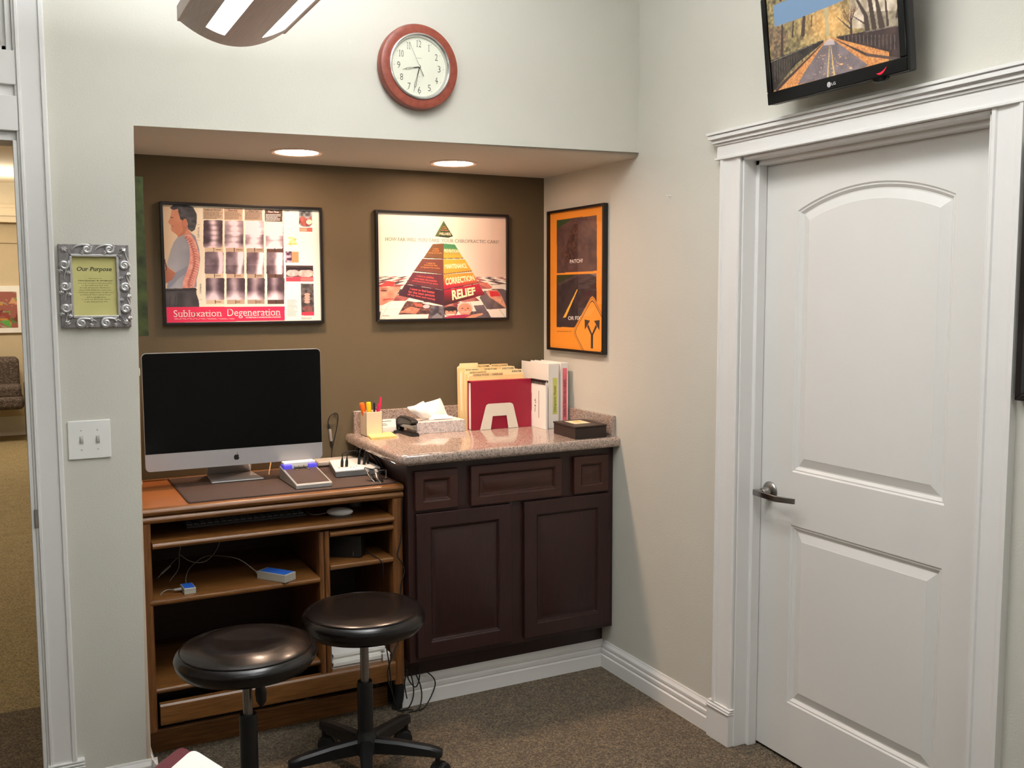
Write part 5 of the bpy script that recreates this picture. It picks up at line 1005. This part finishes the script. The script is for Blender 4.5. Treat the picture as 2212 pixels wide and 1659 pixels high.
# ------------------------------------------------------------------ stools
def stool(label, x, y, zt, th, tube_top, rot, sag, lever):
    T = thing('rolling_stool', label, 'stool', (x, y, 0)); t_ = th
    mb = MB(); prof = [(.002, zt-.004*sag), (.05, zt-.0036*sag), (.085, zt-.001*sag), (.11, zt), (.13, zt-.0018*sag), (.15, zt-.0055*sag), (.168, zt-.0095*sag-.001), (.183, zt-.013*sag-.002), (.188, zt-.013*sag-.006), (.195, zt-.013*sag-.010), (.2, zt-.013*sag-.020), (.202, zt-.045), (.198, zt-t_+.02), (.186, zt-t_+.004), (.17, zt-t_), (.002, zt-t_)]
    rings = 64; mb.lathe(prof, (x, y, 0), rings); bm = mb.bm
    if sag > 1.2:
        for v in bm.verts:
            dx, dy = v.co.x-x, v.co.y-y; r_ = math.hypot(dx, dy)
            if v.co.z > zt-.03 and r_ < .165: v.co.z += .0022*math.sin(dx*46+dy*30)*math.sin(dy*38-dx*12)*(1-r_/.17)
    mb.build('seat', VINYL, T, smooth=60)
    mb = MB(); pr_ = [(x+.186*math.cos(a), y+.186*math.sin(a), zt-.0045) for a in np.linspace(0, 2*math.pi, 65)]; pr_ = [(a, b, zt-.013*sag-.0035) for a, b, c in pr_]; mb.tube(pr_, .0022, 6, cap=False); mb.build('seam', VINYL, T, smooth=60)
    mb = MB(); mb.box(x-.085, y-.085, zt-t_-.010, x+.085, y+.085, zt-t_+.001); mb.lathe([(.036, zt-t_-.045), (.036, zt-t_-.008)], (x, y, 0), 20); mb.build('seat_plate', BLACKP, T, bevel=(.003, 2))
    mb = MB(); mb.lathe([(.014, tube_top-.02), (.014, zt-t_-.04)], (x, y, 0), 20); mb.build('gas_lift', mat('dull_chrome', (150, 148, 146), .3, metal=.9), T, smooth=40)
    mb = MB(); mb.lathe([(.026, .10), (.026, tube_top-.01), (.024, tube_top), (.0145, tube_top)], (x, y, 0), 24); mb.build('column', BLACKP, T, smooth=40)
    mb = MB(); mb.lathe([(.034, .078), (.044, .088), (.042, .126), (.030, .144), (.027, .160)], (x, y, 0), 24); mb.build('hub', BLACKP, T, smooth=40)
    for k in range(5):
        a = math.radians(rot+72*k); u = Vector((math.cos(a), math.sin(a), 0)); n = Vector((-math.sin(a), math.cos(a), 0)); c = Vector((x, y, 0)); mb = MB()
        A = None
        for d, hw, z0, z1 in ((.03, .022, .085, .134), (.12, .019, .087, .129), (.22, .017, .086, .118), (.248, .016, .083, .111), (.259, .010, .084, .107)):
            B = [mb.v(c+u*d+n*s_*w_*hw+Vector((0, 0, z))) for s_, z, w_ in ((-1, z0, 1), (1, z0, 1), (1, z1-.008, 1), (1, z1, .6), (-1, z1, .6), (-1, z1-.008, 1))]
            if A:
                for i in range(6): mb.face([A[i], A[(i+1) % 6], B[(i+1) % 6], B[i]])
            else: mb.face(B[::-1])
            A = B
        mb.face(A); ar = mb.build('arm', BLACKP, T, smooth=35)
        a2 = a+1.1+k*1.3; v_ = Vector((math.cos(a2), math.sin(a2), 0)); w_ = Vector((-v_.y, v_.x, 0)); cc = c+u*.244+v_*.012
        mb = MB(); M_ = Matrix(((w_.x, v_.x, 0, cc.x), (w_.y, v_.y, 0, cc.y), (0, 0, 1, .0295), (0, 0, 0, 1)))
        for s_ in (-1, 1): mb.lathe([(.010, s_*.006), (.028, s_*.006), (.0295, s_*.009), (.0295, s_*.020), (.026, s_*.024), (.008, s_*.025)], n=20, axis='x', M=M_)
        mb.build('caster', RUB, T, smooth=40)
        mb = MB(); mb.cyl(c+u*.244+Vector((0, 0, .05)), c+u*.244+Vector((0, 0, .09)), .008, n=12); mb.lathe([(.0055, -.006), (.0055, .006)], n=10, axis='x', M=M_)
        pts = [(.032*math.cos(t), .032*math.sin(t)) for t in np.linspace(-.2, math.pi*.86, 12)]+[(.024*math.cos(t), .024*math.sin(t)) for t in np.linspace(math.pi*.86, -.2, 12)]
        mb.prism([M_ @ Vector((-.0055, p, q)) for p, q in pts], M_.to_3x3() @ Vector((.011, 0, 0))); mb.build('caster_fork', BLACKP, T)
    if lever:
        mb = MB(); lx, ly = x+.028, y-.030
        mb.tube([(x+.01, y-.02, zt-t_-.012), (lx, ly, zt-t_-.04), (lx+.004, ly, zt-t_-.075), (lx+.005, ly, zt-t_-.10), (lx+.005, ly, zt-t_-.118)], [.006, .010, .017, .015, .004], 12); mb.build('height_lever', BLACKP, T, smooth=50)
    return T
stool('low black vinyl rolling stool with sagging shiny seat, nearest the viewer', -1.640, -.402, .602, .082, .375, 78, 1.5, True)
stool('black vinyl rolling stool with flat seat in front of the dark cabinet', -1.220, -.212, .577, .075, .325, -36, .5, False)
# ------------------------------------------------------------------ treatment table corner in the foreground
BURG = mat('burgundy_vinyl', (92, 34, 44), .4, var=.04, bump=.06, bs=200)
T = thing('treatment_table', 'burgundy padded treatment table covered with white paper, corner only in view', 'table', (-1.75, -1.85, 0))
dv = Vector((.33, -.944, 0)).normalized(); nv = Vector((dv.y, -dv.x, 0)); K0 = Vector((-1.909, -1.000, 0))
M_ = Matrix(((nv.x, dv.x, 0, K0.x), (nv.y, dv.y, 0, K0.y), (0, 0, 1, .6), (0, 0, 0, 1)))   # local x across (to the left), y along the table
def fillet(P, r_, n=6):   # round the corners of a polygon
    out = []
    for i in range(len(P)):
        a, b, c = Vector(P[i-1]), Vector(P[i]), Vector(P[(i+1) % len(P)]); p, q = b+(a-b).normalized()*r_, b+(c-b).normalized()*r_
        out += [tuple(p*(1-t)**2+b*2*t*(1-t)+q*t*t) for t in np.linspace(0, 1, n)]
    return out
TO = [(0, 0), (.30, .175), (.56, .175+.02), (.56, 1.7), (0, 1.7)]
mb = MB(); mb.prism([M_ @ Vector((a, b, -.065)) for a, b in fillet(TO, .035)], (0, 0, .065)); mb.build('cushion', BURG, T, bevel=(.016, 4))
mb = MB(); TP = [(-.001, .050), (.30, .062+.175), (.561, .06+.195), (.561, 1.65), (-.001, 1.65)]
mb.prism([M_ @ Vector((a, b, .0012)) for a, b in fillet(TP, .025)], (0, 0, .0018))
mb.prism([M_ @ Vector((-.0012, b, z)) for b, z in ((.075, .002), (1.65, .002), (1.65, -.05), (.075, -.05))], M_.to_3x3() @ Vector((-.0012, 0, 0)))
mb.build('paper_cover', PAPER, T, bevel=(.001, 2))
mb = MB(); mb.box(.05, .12, -.10, .45, 1.6, -.066, M_); mb.build('frame', BLACKP, T)
mb = MB(); mb.box(.17, .35, -.57, .33, 1.3, -.10, M_); mb.box(.06, .25, -.6, .44, 1.4, -.565, M_); mb.build('pedestal', GREYP, T, bevel=(.005, 2))
# ------------------------------------------------------------------ on the granite
Z = CT+.0003
T = thing('pen_cup', 'square cream pen cup at the left end of the worktop', 'cup', (-.875, .66, CT))
cx0, cx1, cy0, cy1 = -.918, -.846, .625, .697; hz_ = .102
mb = MB()
for b in ((cx0, cy0, cx1, cy0+.003), (cx0, cy1-.003, cx1, cy1), (cx0, cy0, cx0+.003, cy1), (cx1-.003, cy0, cx1, cy1)): mb.box(b[0], b[1], Z, b[2], b[3], Z+hz_)
mb.box(cx0, cy0, Z, cx1, cy1, Z+.004); mb.build('cup', mat('cream_card', (222, 206, 178), .5, var=.01), T, bevel=(.001, 1))
def pen(name, lab, a, b, r_, bodym, capm=None, capf=.6, flat=1):
    T = thing(name, lab, 'pen', a, 'pens in the cream cup'); a, b = Vector(a), Vector(b); mb = MB(); m_ = a+(b-a)*capf
    mb.tube([a, m_], [r_*.9, r_*.9], 12); mb.build('barrel', bodym, T, smooth=40)
    mb = MB(); mb.tube([m_-(b-a)*.01, m_+(b-a)*.02, b-(b-a)*.03, b], [r_, r_*1.05, r_*flat, r_*flat*.85], 14); mb.build('cap', capm or bodym, T, smooth=40)
ORG, YEL, PNK, MAG, BLKI = mat('orange_plastic', (238, 112, 40), .3), mat('yellow_plastic', (244, 206, 40), .3), mat('pink_plastic', (226, 44, 92), .3), mat('magenta_plastic', (214, 40, 130), .3), mat('pen_black', (24, 22, 24), .35)
pen('highlighter_pen', 'orange highlighter leaning left in the cream cup', (-.893, .668, Z+.006), (-.922, .664, Z+.138), .0088, ORG, ORG, .62, 1.25)
pen('highlighter_pen', 'yellow highlighter standing upright in the cream cup', (-.890, .650, Z+.006), (-.900, .642, Z+.142), .009, YEL, YEL, .62, 1.15)
pen('ballpoint_pen', 'black pen with silver tip in the cream cup', (-.872, .655, Z+.006), (-.872, .650, Z+.138), .0045, BLKI, BLKI, .9, 1)
mb = MB(); mb.tube([(-.872, .650, Z+.137), (-.872, .6497, Z+.150)], [.0024, .0016], 8); mb.build('clicker', CHROME, bpy.data.objects['ballpoint_pen'])
pen('marker_pen', 'magenta pen leaning right in the cream cup', (-.868, .668, Z+.006), (-.848, .664, Z+.130), .0055, MAG, MAG, .8, .9)
pen('marker_pen', 'tall pink pen at the right of the cream cup', (-.864, .655, Z+.006), (-.843, .650, Z+.160), .0062, PNK, PNK, .75, .55)
T = thing('sticky_pad', 'pad of pale yellow sticky notes before the pen cup', 'notepad', (-.862, .60, CT))
for i in range(4):
    mb = MB(); e = .0006*(i % 2); mb.prism([(-.928+e, .532, Z+.0022*i), (-.815+e, .541, Z+.0022*i), (-.798, .66, Z+.0022*i), (-.905, .662, Z+.0022*i)], (0, 0, .0021)); mb.build('note_layer', mat('pale_yellow_note', (240, 220, 130), .75, var=.01), T)
T = thing('card_holder', 'clear card holder with white business cards beside the pen cup', 'card holder', (-.80, .70, CT))
CLR = glassmat('clear_acrylic', .10, (.96, .96, .96), .05)
mb = MB(); mb.box(-.845, .672, Z, -.755, .676, Z+.026); mb.box(-.845, .672, Z, -.755, .725, Z+.003); mb.box(-.845, .715, Z, -.755, .719, Z+.03); mb.build('tray', CLR, T)
mb = MB(); M_ = Matrix.Translation((-.800, .690, Z+.004)) @ Matrix.Rotation(math.radians(-12), 4, 'X')
for k in range(5): mb.box(-.044+k*.0006, .002*k, 0, .040+k*.0006, .002*k+.0017, .056, M_)
mb.build('cards', PAPER, T)
mb = MB()
for z, a, b in ((.046, -.036, .020), (.036, -.030, -.004), (.030, -.030, .002)): mb.box(a, -.0006, z, b, -.0002, z+.0016, M_)
mb.build('lettering', GRYI, T)
T = thing('binder_clip', 'tiny black binder clip at the card holder', 'clip', (-.772, .666, CT))
mb = MB(); mb.prism([(-.782, .660, Z), (-.782, .671, Z), (-.782, .667, Z+.013), (-.782, .664, Z+.013)], (.018, 0, 0)); mb.build('body', BLACKP, T)
mb = MB(); mb.tube([(-.778, .6655, Z+.012), (-.776, .660, Z+.022), (-.770, .660, Z+.022), (-.768, .6655, Z+.012)], .0007, 6); mb.build('wire', CHROME, T)
mb = MB(); mb.sphere((-.840, .712, Z+.098), .012, .008, .015, 14, 10); mb.cyl((-.840, .712, Z+.028), (-.840, .712, Z+.09), .003, n=8); tag(mb.build('rubber_stamp', BLACKP, smooth=60), 'small black knob of a stamp behind the pen cup', 'stamp')
# stapler
T = thing('stapler', 'black desktop stapler in front of the tissue box', 'stapler', (-.735, .63, CT))
M_ = Matrix.Translation((-.7345, .545, Z)) @ Matrix.Rotation(.02, 4, 'Z')   # local y along length to the back
mb = MB(); mb.box(-.019, -.008, 0, .019, .180, .008, M_); mb.box(-.017, -.006, .008, .017, .03, .013, M_); mb.build('base', BLACKP, T, bevel=(.004, 3))
mb = MB(); top = [(.02, .046), (.0, .052), (-.006, .060), (.01, .068), (.06, .073), (.13, .073), (.162, .062), (.177, .036), (.177, .008), (.152, .008), (.147, .030), (.10, .040)]
mb.prism([M_ @ Vector((-.017, a-.0, b)) for a, b in top], M_.to_3x3() @ Vector((.034, 0, 0))); mb.build('arm', BLACKP, T, bevel=(.006, 3))
mb = MB(); mb.box(-.0095, -.008, .026, .0095, .15, .046, M_); mb.build('magazine', mat('dull_steel', (150, 148, 146), .35, metal=.9), T, bevel=(.002, 2))
# tissue box
T = thing('tissue_box', 'flat tissue box with grey floral print and a pulled tissue', 'tissue box', (-.585, .66, CT))
FLOR = speckle('floral_card', [(222, 212, 206), (212, 202, 198), (204, 194, 190), (172, 160, 158), (224, 214, 208)], 170, .6, scale2=60)
tx0, tx1, ty0, ty1, tz_ = -.708, -.484, .588, .708, Z+.050
mb = MB(); mb.box(tx0, ty0, Z, tx1, ty1, tz_); mb.build('carton', FLOR, T, bevel=(.0015, 2))
mb = MB(); q = [(-.596+.07*math.cos(t), .648+.028*math.sin(t)) for t in np.linspace(0, 2*math.pi, 28, endpoint=False)]; mb.poly([(x, y, tz_+.0006) for x, y in q]); mb.build('opening', mat('opening_film', (236, 224, 210), .4), T)
TIS = mat('tissue_paper', (250, 247, 240), .9, var=.005)
mb = MB(); NU, NV = 18, 12
def tis(P):    # P: NV rows of control polylines
    rows = [smoothpath(r_, 5) for r_ in P]; V = [[mb.v(p) for p in r_] for r_ in rows]
    for a, b in zip(V, V[1:]):
        for i in range(len(a)-1): mb.face([a[i], a[i+1], b[i+1], b[i]])
tis([[(-.655, .640, tz_+.001), (-.64, .655, tz_+.003), (-.61, .645, tz_+.001), (-.585, .655, tz_+.002)], [(-.690, .630, tz_+.025), (-.665, .615, tz_+.022), (-.635, .630, tz_+.028), (-.60, .65, tz_+.02)], [(-.724, .635, tz_+.050), (-.69, .612, tz_+.048), (-.655, .625, tz_+.055), (-.622, .66, tz_+.045)], [(-.728, .650, tz_+.062), (-.70, .632, tz_+.068), (-.672, .640, tz_+.078), (-.642, .668, tz_+.082)]])
tis([[(-.630, .655, tz_+.001), (-.60, .645, tz_+.004), (-.56, .65, tz_+.003), (-.52, .655, tz_+.001)], [(-.64, .662, tz_+.035), (-.605, .640, tz_+.032), (-.57, .636, tz_+.026), (-.54, .66, tz_+.016)], [(-.642, .668, tz_+.060), (-.612, .652, tz_+.062), (-.578, .645, tz_+.060), (-.548, .668, tz_+.056)], [(-.640, .672, tz_+.072), (-.61, .660, tz_+.080), (-.582, .655, tz_+.088), (-.563, .672, tz_+.090)]])
tis([[(-.635, .640, tz_+.001), (-.60, .625, tz_+.004), (-.55, .628, tz_+.003), (-.515, .640, tz_+.001)], [(-.625, .645, tz_+.022), (-.60, .632, tz_+.024), (-.555, .634, tz_+.020), (-.52, .645, tz_+.014)], [(-.61, .660, tz_+.016), (-.585, .655, tz_+.022), (-.55, .655, tz_+.018), (-.525, .66, tz_+.004)]])
o = mb.build('tissue', TIS, T, smooth=80); sd = o.modifiers.new('sub', 'SUBSURF'); sd.levels = sd.render_levels = 1
# folders and red binder in a white sorter
MAN = mat('manila_card', (236, 208, 150), .7, var=.02); MAN2 = mat('manila_card_pale', (242, 222, 172), .7, var=.02)
folders = [  # y back plane, x0, x1, height, tab(x0,x1), tilt, colour, label, tab text
    (.728, -.455, -.200, .270, (-.445, -.350), MAN2, 'pale manila folder at the back with a blank tab at its left', None),
    (.718, -.458, -.190, .262, (-.295, -.205), MAN, 'manila folder at the back with a tab at its right', 'STUDENT ACTIVITIES'),
    (.706, -.457, -.188, .264, (-.37, -.30), MAN, 'manila folder third from the back with a middle tab', 'TAX FORMS'),
    (.694, -.450, -.182, .250, (-.435, -.360), MAN2, 'manila folder fourth from the back with handwriting at left', 'PATIENT REPORTS'),
    (.682, -.448, -.180, .251, (-.350, -.275), MAN, 'manila folder in the middle of the file sorter', 'CHIROPRACTIC NEWS'),
    (.670, -.446, -.176, .253, (-.265, -.195), MAN2, 'manila folder in the middle with a tab at its right', 'EVENT FLYERS'),
    (.658, -.444, -.170, .240, (-.430, -.340), MAN, 'manila folder third from the red binder with long handwriting', 'PATIENT HANDOUTS'),
    (.646, -.442, -.166, .241, (-.230, -.170), MAN2, 'manila folder second from the red binder, tab at right', 'INSURANCE FORMS'),
    (.634, -.440, -.168, .232, (-.425, -.270), MAN, 'manila folder directly behind the red binder', 'CONSULTATION  -  CAREPLANS'),
]
for (y, x0, x1, h, tb, m_, lab, txt) in folders:
    T = thing('file_folder', lab, 'folder', ((x0+x1)/2, y, CT), 'manila folders on the worktop'); r_ = .006
    lean = .006
    for k, (dy, dh) in enumerate(((0, 0), (-.0075, -.010))):
        tl = [(x0, 0), (x1, 0), (x1, h+dh-r_), (x1-r_, h+dh)]
        if k == 0: tl += [(tb[1], h), (tb[1]-.004, h+.012), (tb[0]+.004, h+.012), (tb[0], h)]
        tl += [(x0+r_, h+dh), (x0, h+dh-r_)]
        mb = MB(); mb.prism([(x, y+dy+lean*z/h, Z+z) for x, z in tl], (0, .0012, 0)); mb.build(['back_leaf', 'front_leaf'][k], m_, T)
    mb = MB(); mb.box(x0+.004, y-.0058, Z+.001, x1-.004, y-.0012, Z+h-.022); mb.build('papers', PAPER, T)
    if txt:
        mb = MB(); put_text(mb, txt, lambda a, b: (tb[0]+.006+(tb[1]-tb[0]-.012)*a, y+lean-.0006, Z+h-.001+.0085*b), shear=.15, bold=.01); mb.build('lettering', INK, T)
T = thing('red_binder', 'crimson red binder standing in the white file sorter', 'binder', (-.31, .60, CT))
RED = mat('crimson_binder', (150, 16, 48), .38, var=.03, bump=.05, bs=300)
bx0, bx1, by0, by1, bh = -.458, -.163, .583, .620, .213
mb = MB(); mb.box(bx0, by0, Z, bx1, by0+.003, Z+bh); mb.build('front_cover', RED, T, bevel=(.001, 2)); mb = MB(); mb.box(bx0, by1-.003, Z, bx1, by1, Z+bh); mb.build('back_cover', RED, T, bevel=(.001, 2))
mb = MB(); mb.box(bx0, by0, Z+bh-.002, bx1, by1, Z+bh+.001); mb.build('spine', RED, T, bevel=(.001, 2))
mb = MB(); mb.box(bx0+.005, by0+.004, Z+.002, bx1-.005, by1-.004, Z+bh-.008); mb.build('papers', PAPER, T)
T = thing('file_sorter', 'cream metal file sorter with arched end plate before the red binder', 'sorter', (-.325, .65, CT))
def plate(y, nm):
    mb = MB(); q = [(-.4175, 0), (-.3905, .098), (-.386, .108), (-.376, .113), (-.270, .113), (-.259, .108), (-.2545, .098), (-.2300, 0), (-.2795, 0), (-.2885, .058), (-.357, .058), (-.3665, 0)]
    mb.prism([(x, y, Z+z) for x, z in q], (0, .0022, 0)); mb.build(nm, CREAMM, T)
plate(.5765, 'end_plate')
mb = MB(); mb.box(-.4175, .5765, Z-.0002, -.3665, .735, Z+.0012); mb.box(-.2795, .5765, Z-.0002, -.230, .735, Z+.0012); mb.build('base_strip', CREAMM, T)
# comb bound booklet
T = thing('comb_booklet', 'white comb bound booklet leaning beside the red binder', 'booklet', (-.165, .50, CT))
M_ = Matrix(((-.02, 1, 0, -.158), (-1, -.02, 0, .600), (0, 0, 1, Z), (0, 0, 0, 1)))    # local x toward viewer, y to the right
mb = MB(); mb.box(0, -.001, 0, .148, .009, .212, M_); mb.build('pages', PAPER, T, bevel=(.0006, 1))
mb = MB(); mb.box(0, -.003, .205, .148, .011, .214, M_)
for k in range(13): mb.box(.006+k*.0112, -.0034, .194, .0105+k*.0112, -.0008, .208, M_)
mb.build('comb', BLACKP, T)
mb = MB(); mb.box(.083, -.0017, .045, .086, -.0010, .165, M_)
for k in range(8): mb.box(.045+k*.0012*(k % 3), -.0017, .07+.008*k, .050+.0016*(k % 4), -.0010, .075+.008*k, M_)
mb.box(.014, -.0017, .07, .016, -.001, .15, M_); mb.build('lettering', GRYI, T)
# binders by the corner
def binder(lab, x0, x1, y0, y1, h, strip, m_strip, txt, dx=0):
    T = thing('white_binder', lab, 'binder', ((x0+x1)/2, (y0+y1)/2, CT), 'binders standing by the right wall'); WB = mat('binder_vinyl', (234, 231, 224), .4, var=.005)
    mb = MB(); mb.box(x0, y0+.002, Z, x0+.003, y1, Z+h); mb.build('cover', WB, T, bevel=(.001, 2)); mb = MB(); mb.box(x1-.003, y0+.002, Z, x1, y1, Z+h); mb.build('cover', WB, T, bevel=(.001, 2))
    mb = MB(); mb.box(x0, y0, Z, x1, y0+.003, Z+h); mb.build('spine', WB, T, bevel=(.001, 2)); mb = MB(); mb.box(x0+.005, y0+.012, Z+.003, x1-.005, y1-.005, Z+h-.006); mb.build('papers', PAPER, T)
    z0, z1, a, b = strip; mb = MB(); mb.box(a, y0-.0006, Z+z0, b, y0+.0005, Z+z1); st = mb.build('spine_label', m_strip, T)
    mb = MB(); cw = (b-a)*.6; cxm = (a+b)/2; put_text(mb, txt, lambda s_, t: (cxm+cw/2-cw*t, y0-.0011, Z+z0+(z1-z0)*(.06+.72*s_)), bold=.01); mb.build('lettering', INK, st)
binder('white binder with yellow green spine strip reading Chiropractic Works', -.133, -.083, .478, .730, .285, (.062, .222, -.112, -.089), mat('lime_label', (204, 206, 110), .6), 'Chiropractic Works!')
binder('white binder with pink spine strip, nearest the right wall', -.063, -.026, .492, .733, .285, (.03, .262, -.054, -.032), mat('pink_label', (236, 112, 124), .6), 'CHIROPRACTIC RESEARCH: HEALTH BENEFITS')
mb = MB(); mb.box(-.081, .50, Z, -.065, .734, Z+.281); o = mb.build('white_folder', mat('folder_white', (226, 220, 210), .5, var=.01), bevel=(.0015, 2)); tag(o, 'plain white folder squeezed between the two white binders', 'folder')
# dark wooden box with card
T = thing('wooden_box', 'dark brown wooden box with a pale card on its lid', 'box', (-.12, .27, CT))
WBX = mat('espresso_wood', (40, 26, 21), .38, var=.1, vs=20, stretch=(3, 12, 3))
M_ = Matrix.Translation((-.128, .243, Z)) @ Matrix.Rotation(math.radians(-3), 4, 'Z')
q = [(-.064, -.098), (.078, -.098), (.078, .098), (-.064, .098)]
bx = [(-.186, .340), (-.196, .146), (-.044, .152), (-.030, .345)]
mb = MB(); mb.prism([(x, y, Z) for x, y in bx], (0, 0, .044)); mb.build('body', WBX, T, bevel=(.0015, 2))
c_ = (-.114, .246); lx = [(c_[0]+(x-c_[0])*1.035, c_[1]+(y-c_[1])*1.03) for x, y in bx]
mb = MB(); mb.prism([(x, y, Z+.0445) for x, y in lx], (0, 0, .0075)); mb.build('lid', WBX, T, bevel=(.0025, 3))
mb = MB(); lc = [(c_[0]+(x-c_[0])*.50, c_[1]+(y-c_[1])*.50+.02) for x, y in bx]; mb.prism([(x, y, Z+.0521) for x, y in lc], (0, 0, .0006)); cd = mb.build('card', mat('pale_card', (226, 204, 166), .7), T)
mb = MB(); mb.box(-.125, .262, Z+.0528, -.092, .296, Z+.0531); mb.build('card_emblem', mat('gold_ink', (206, 168, 96), .5), T)
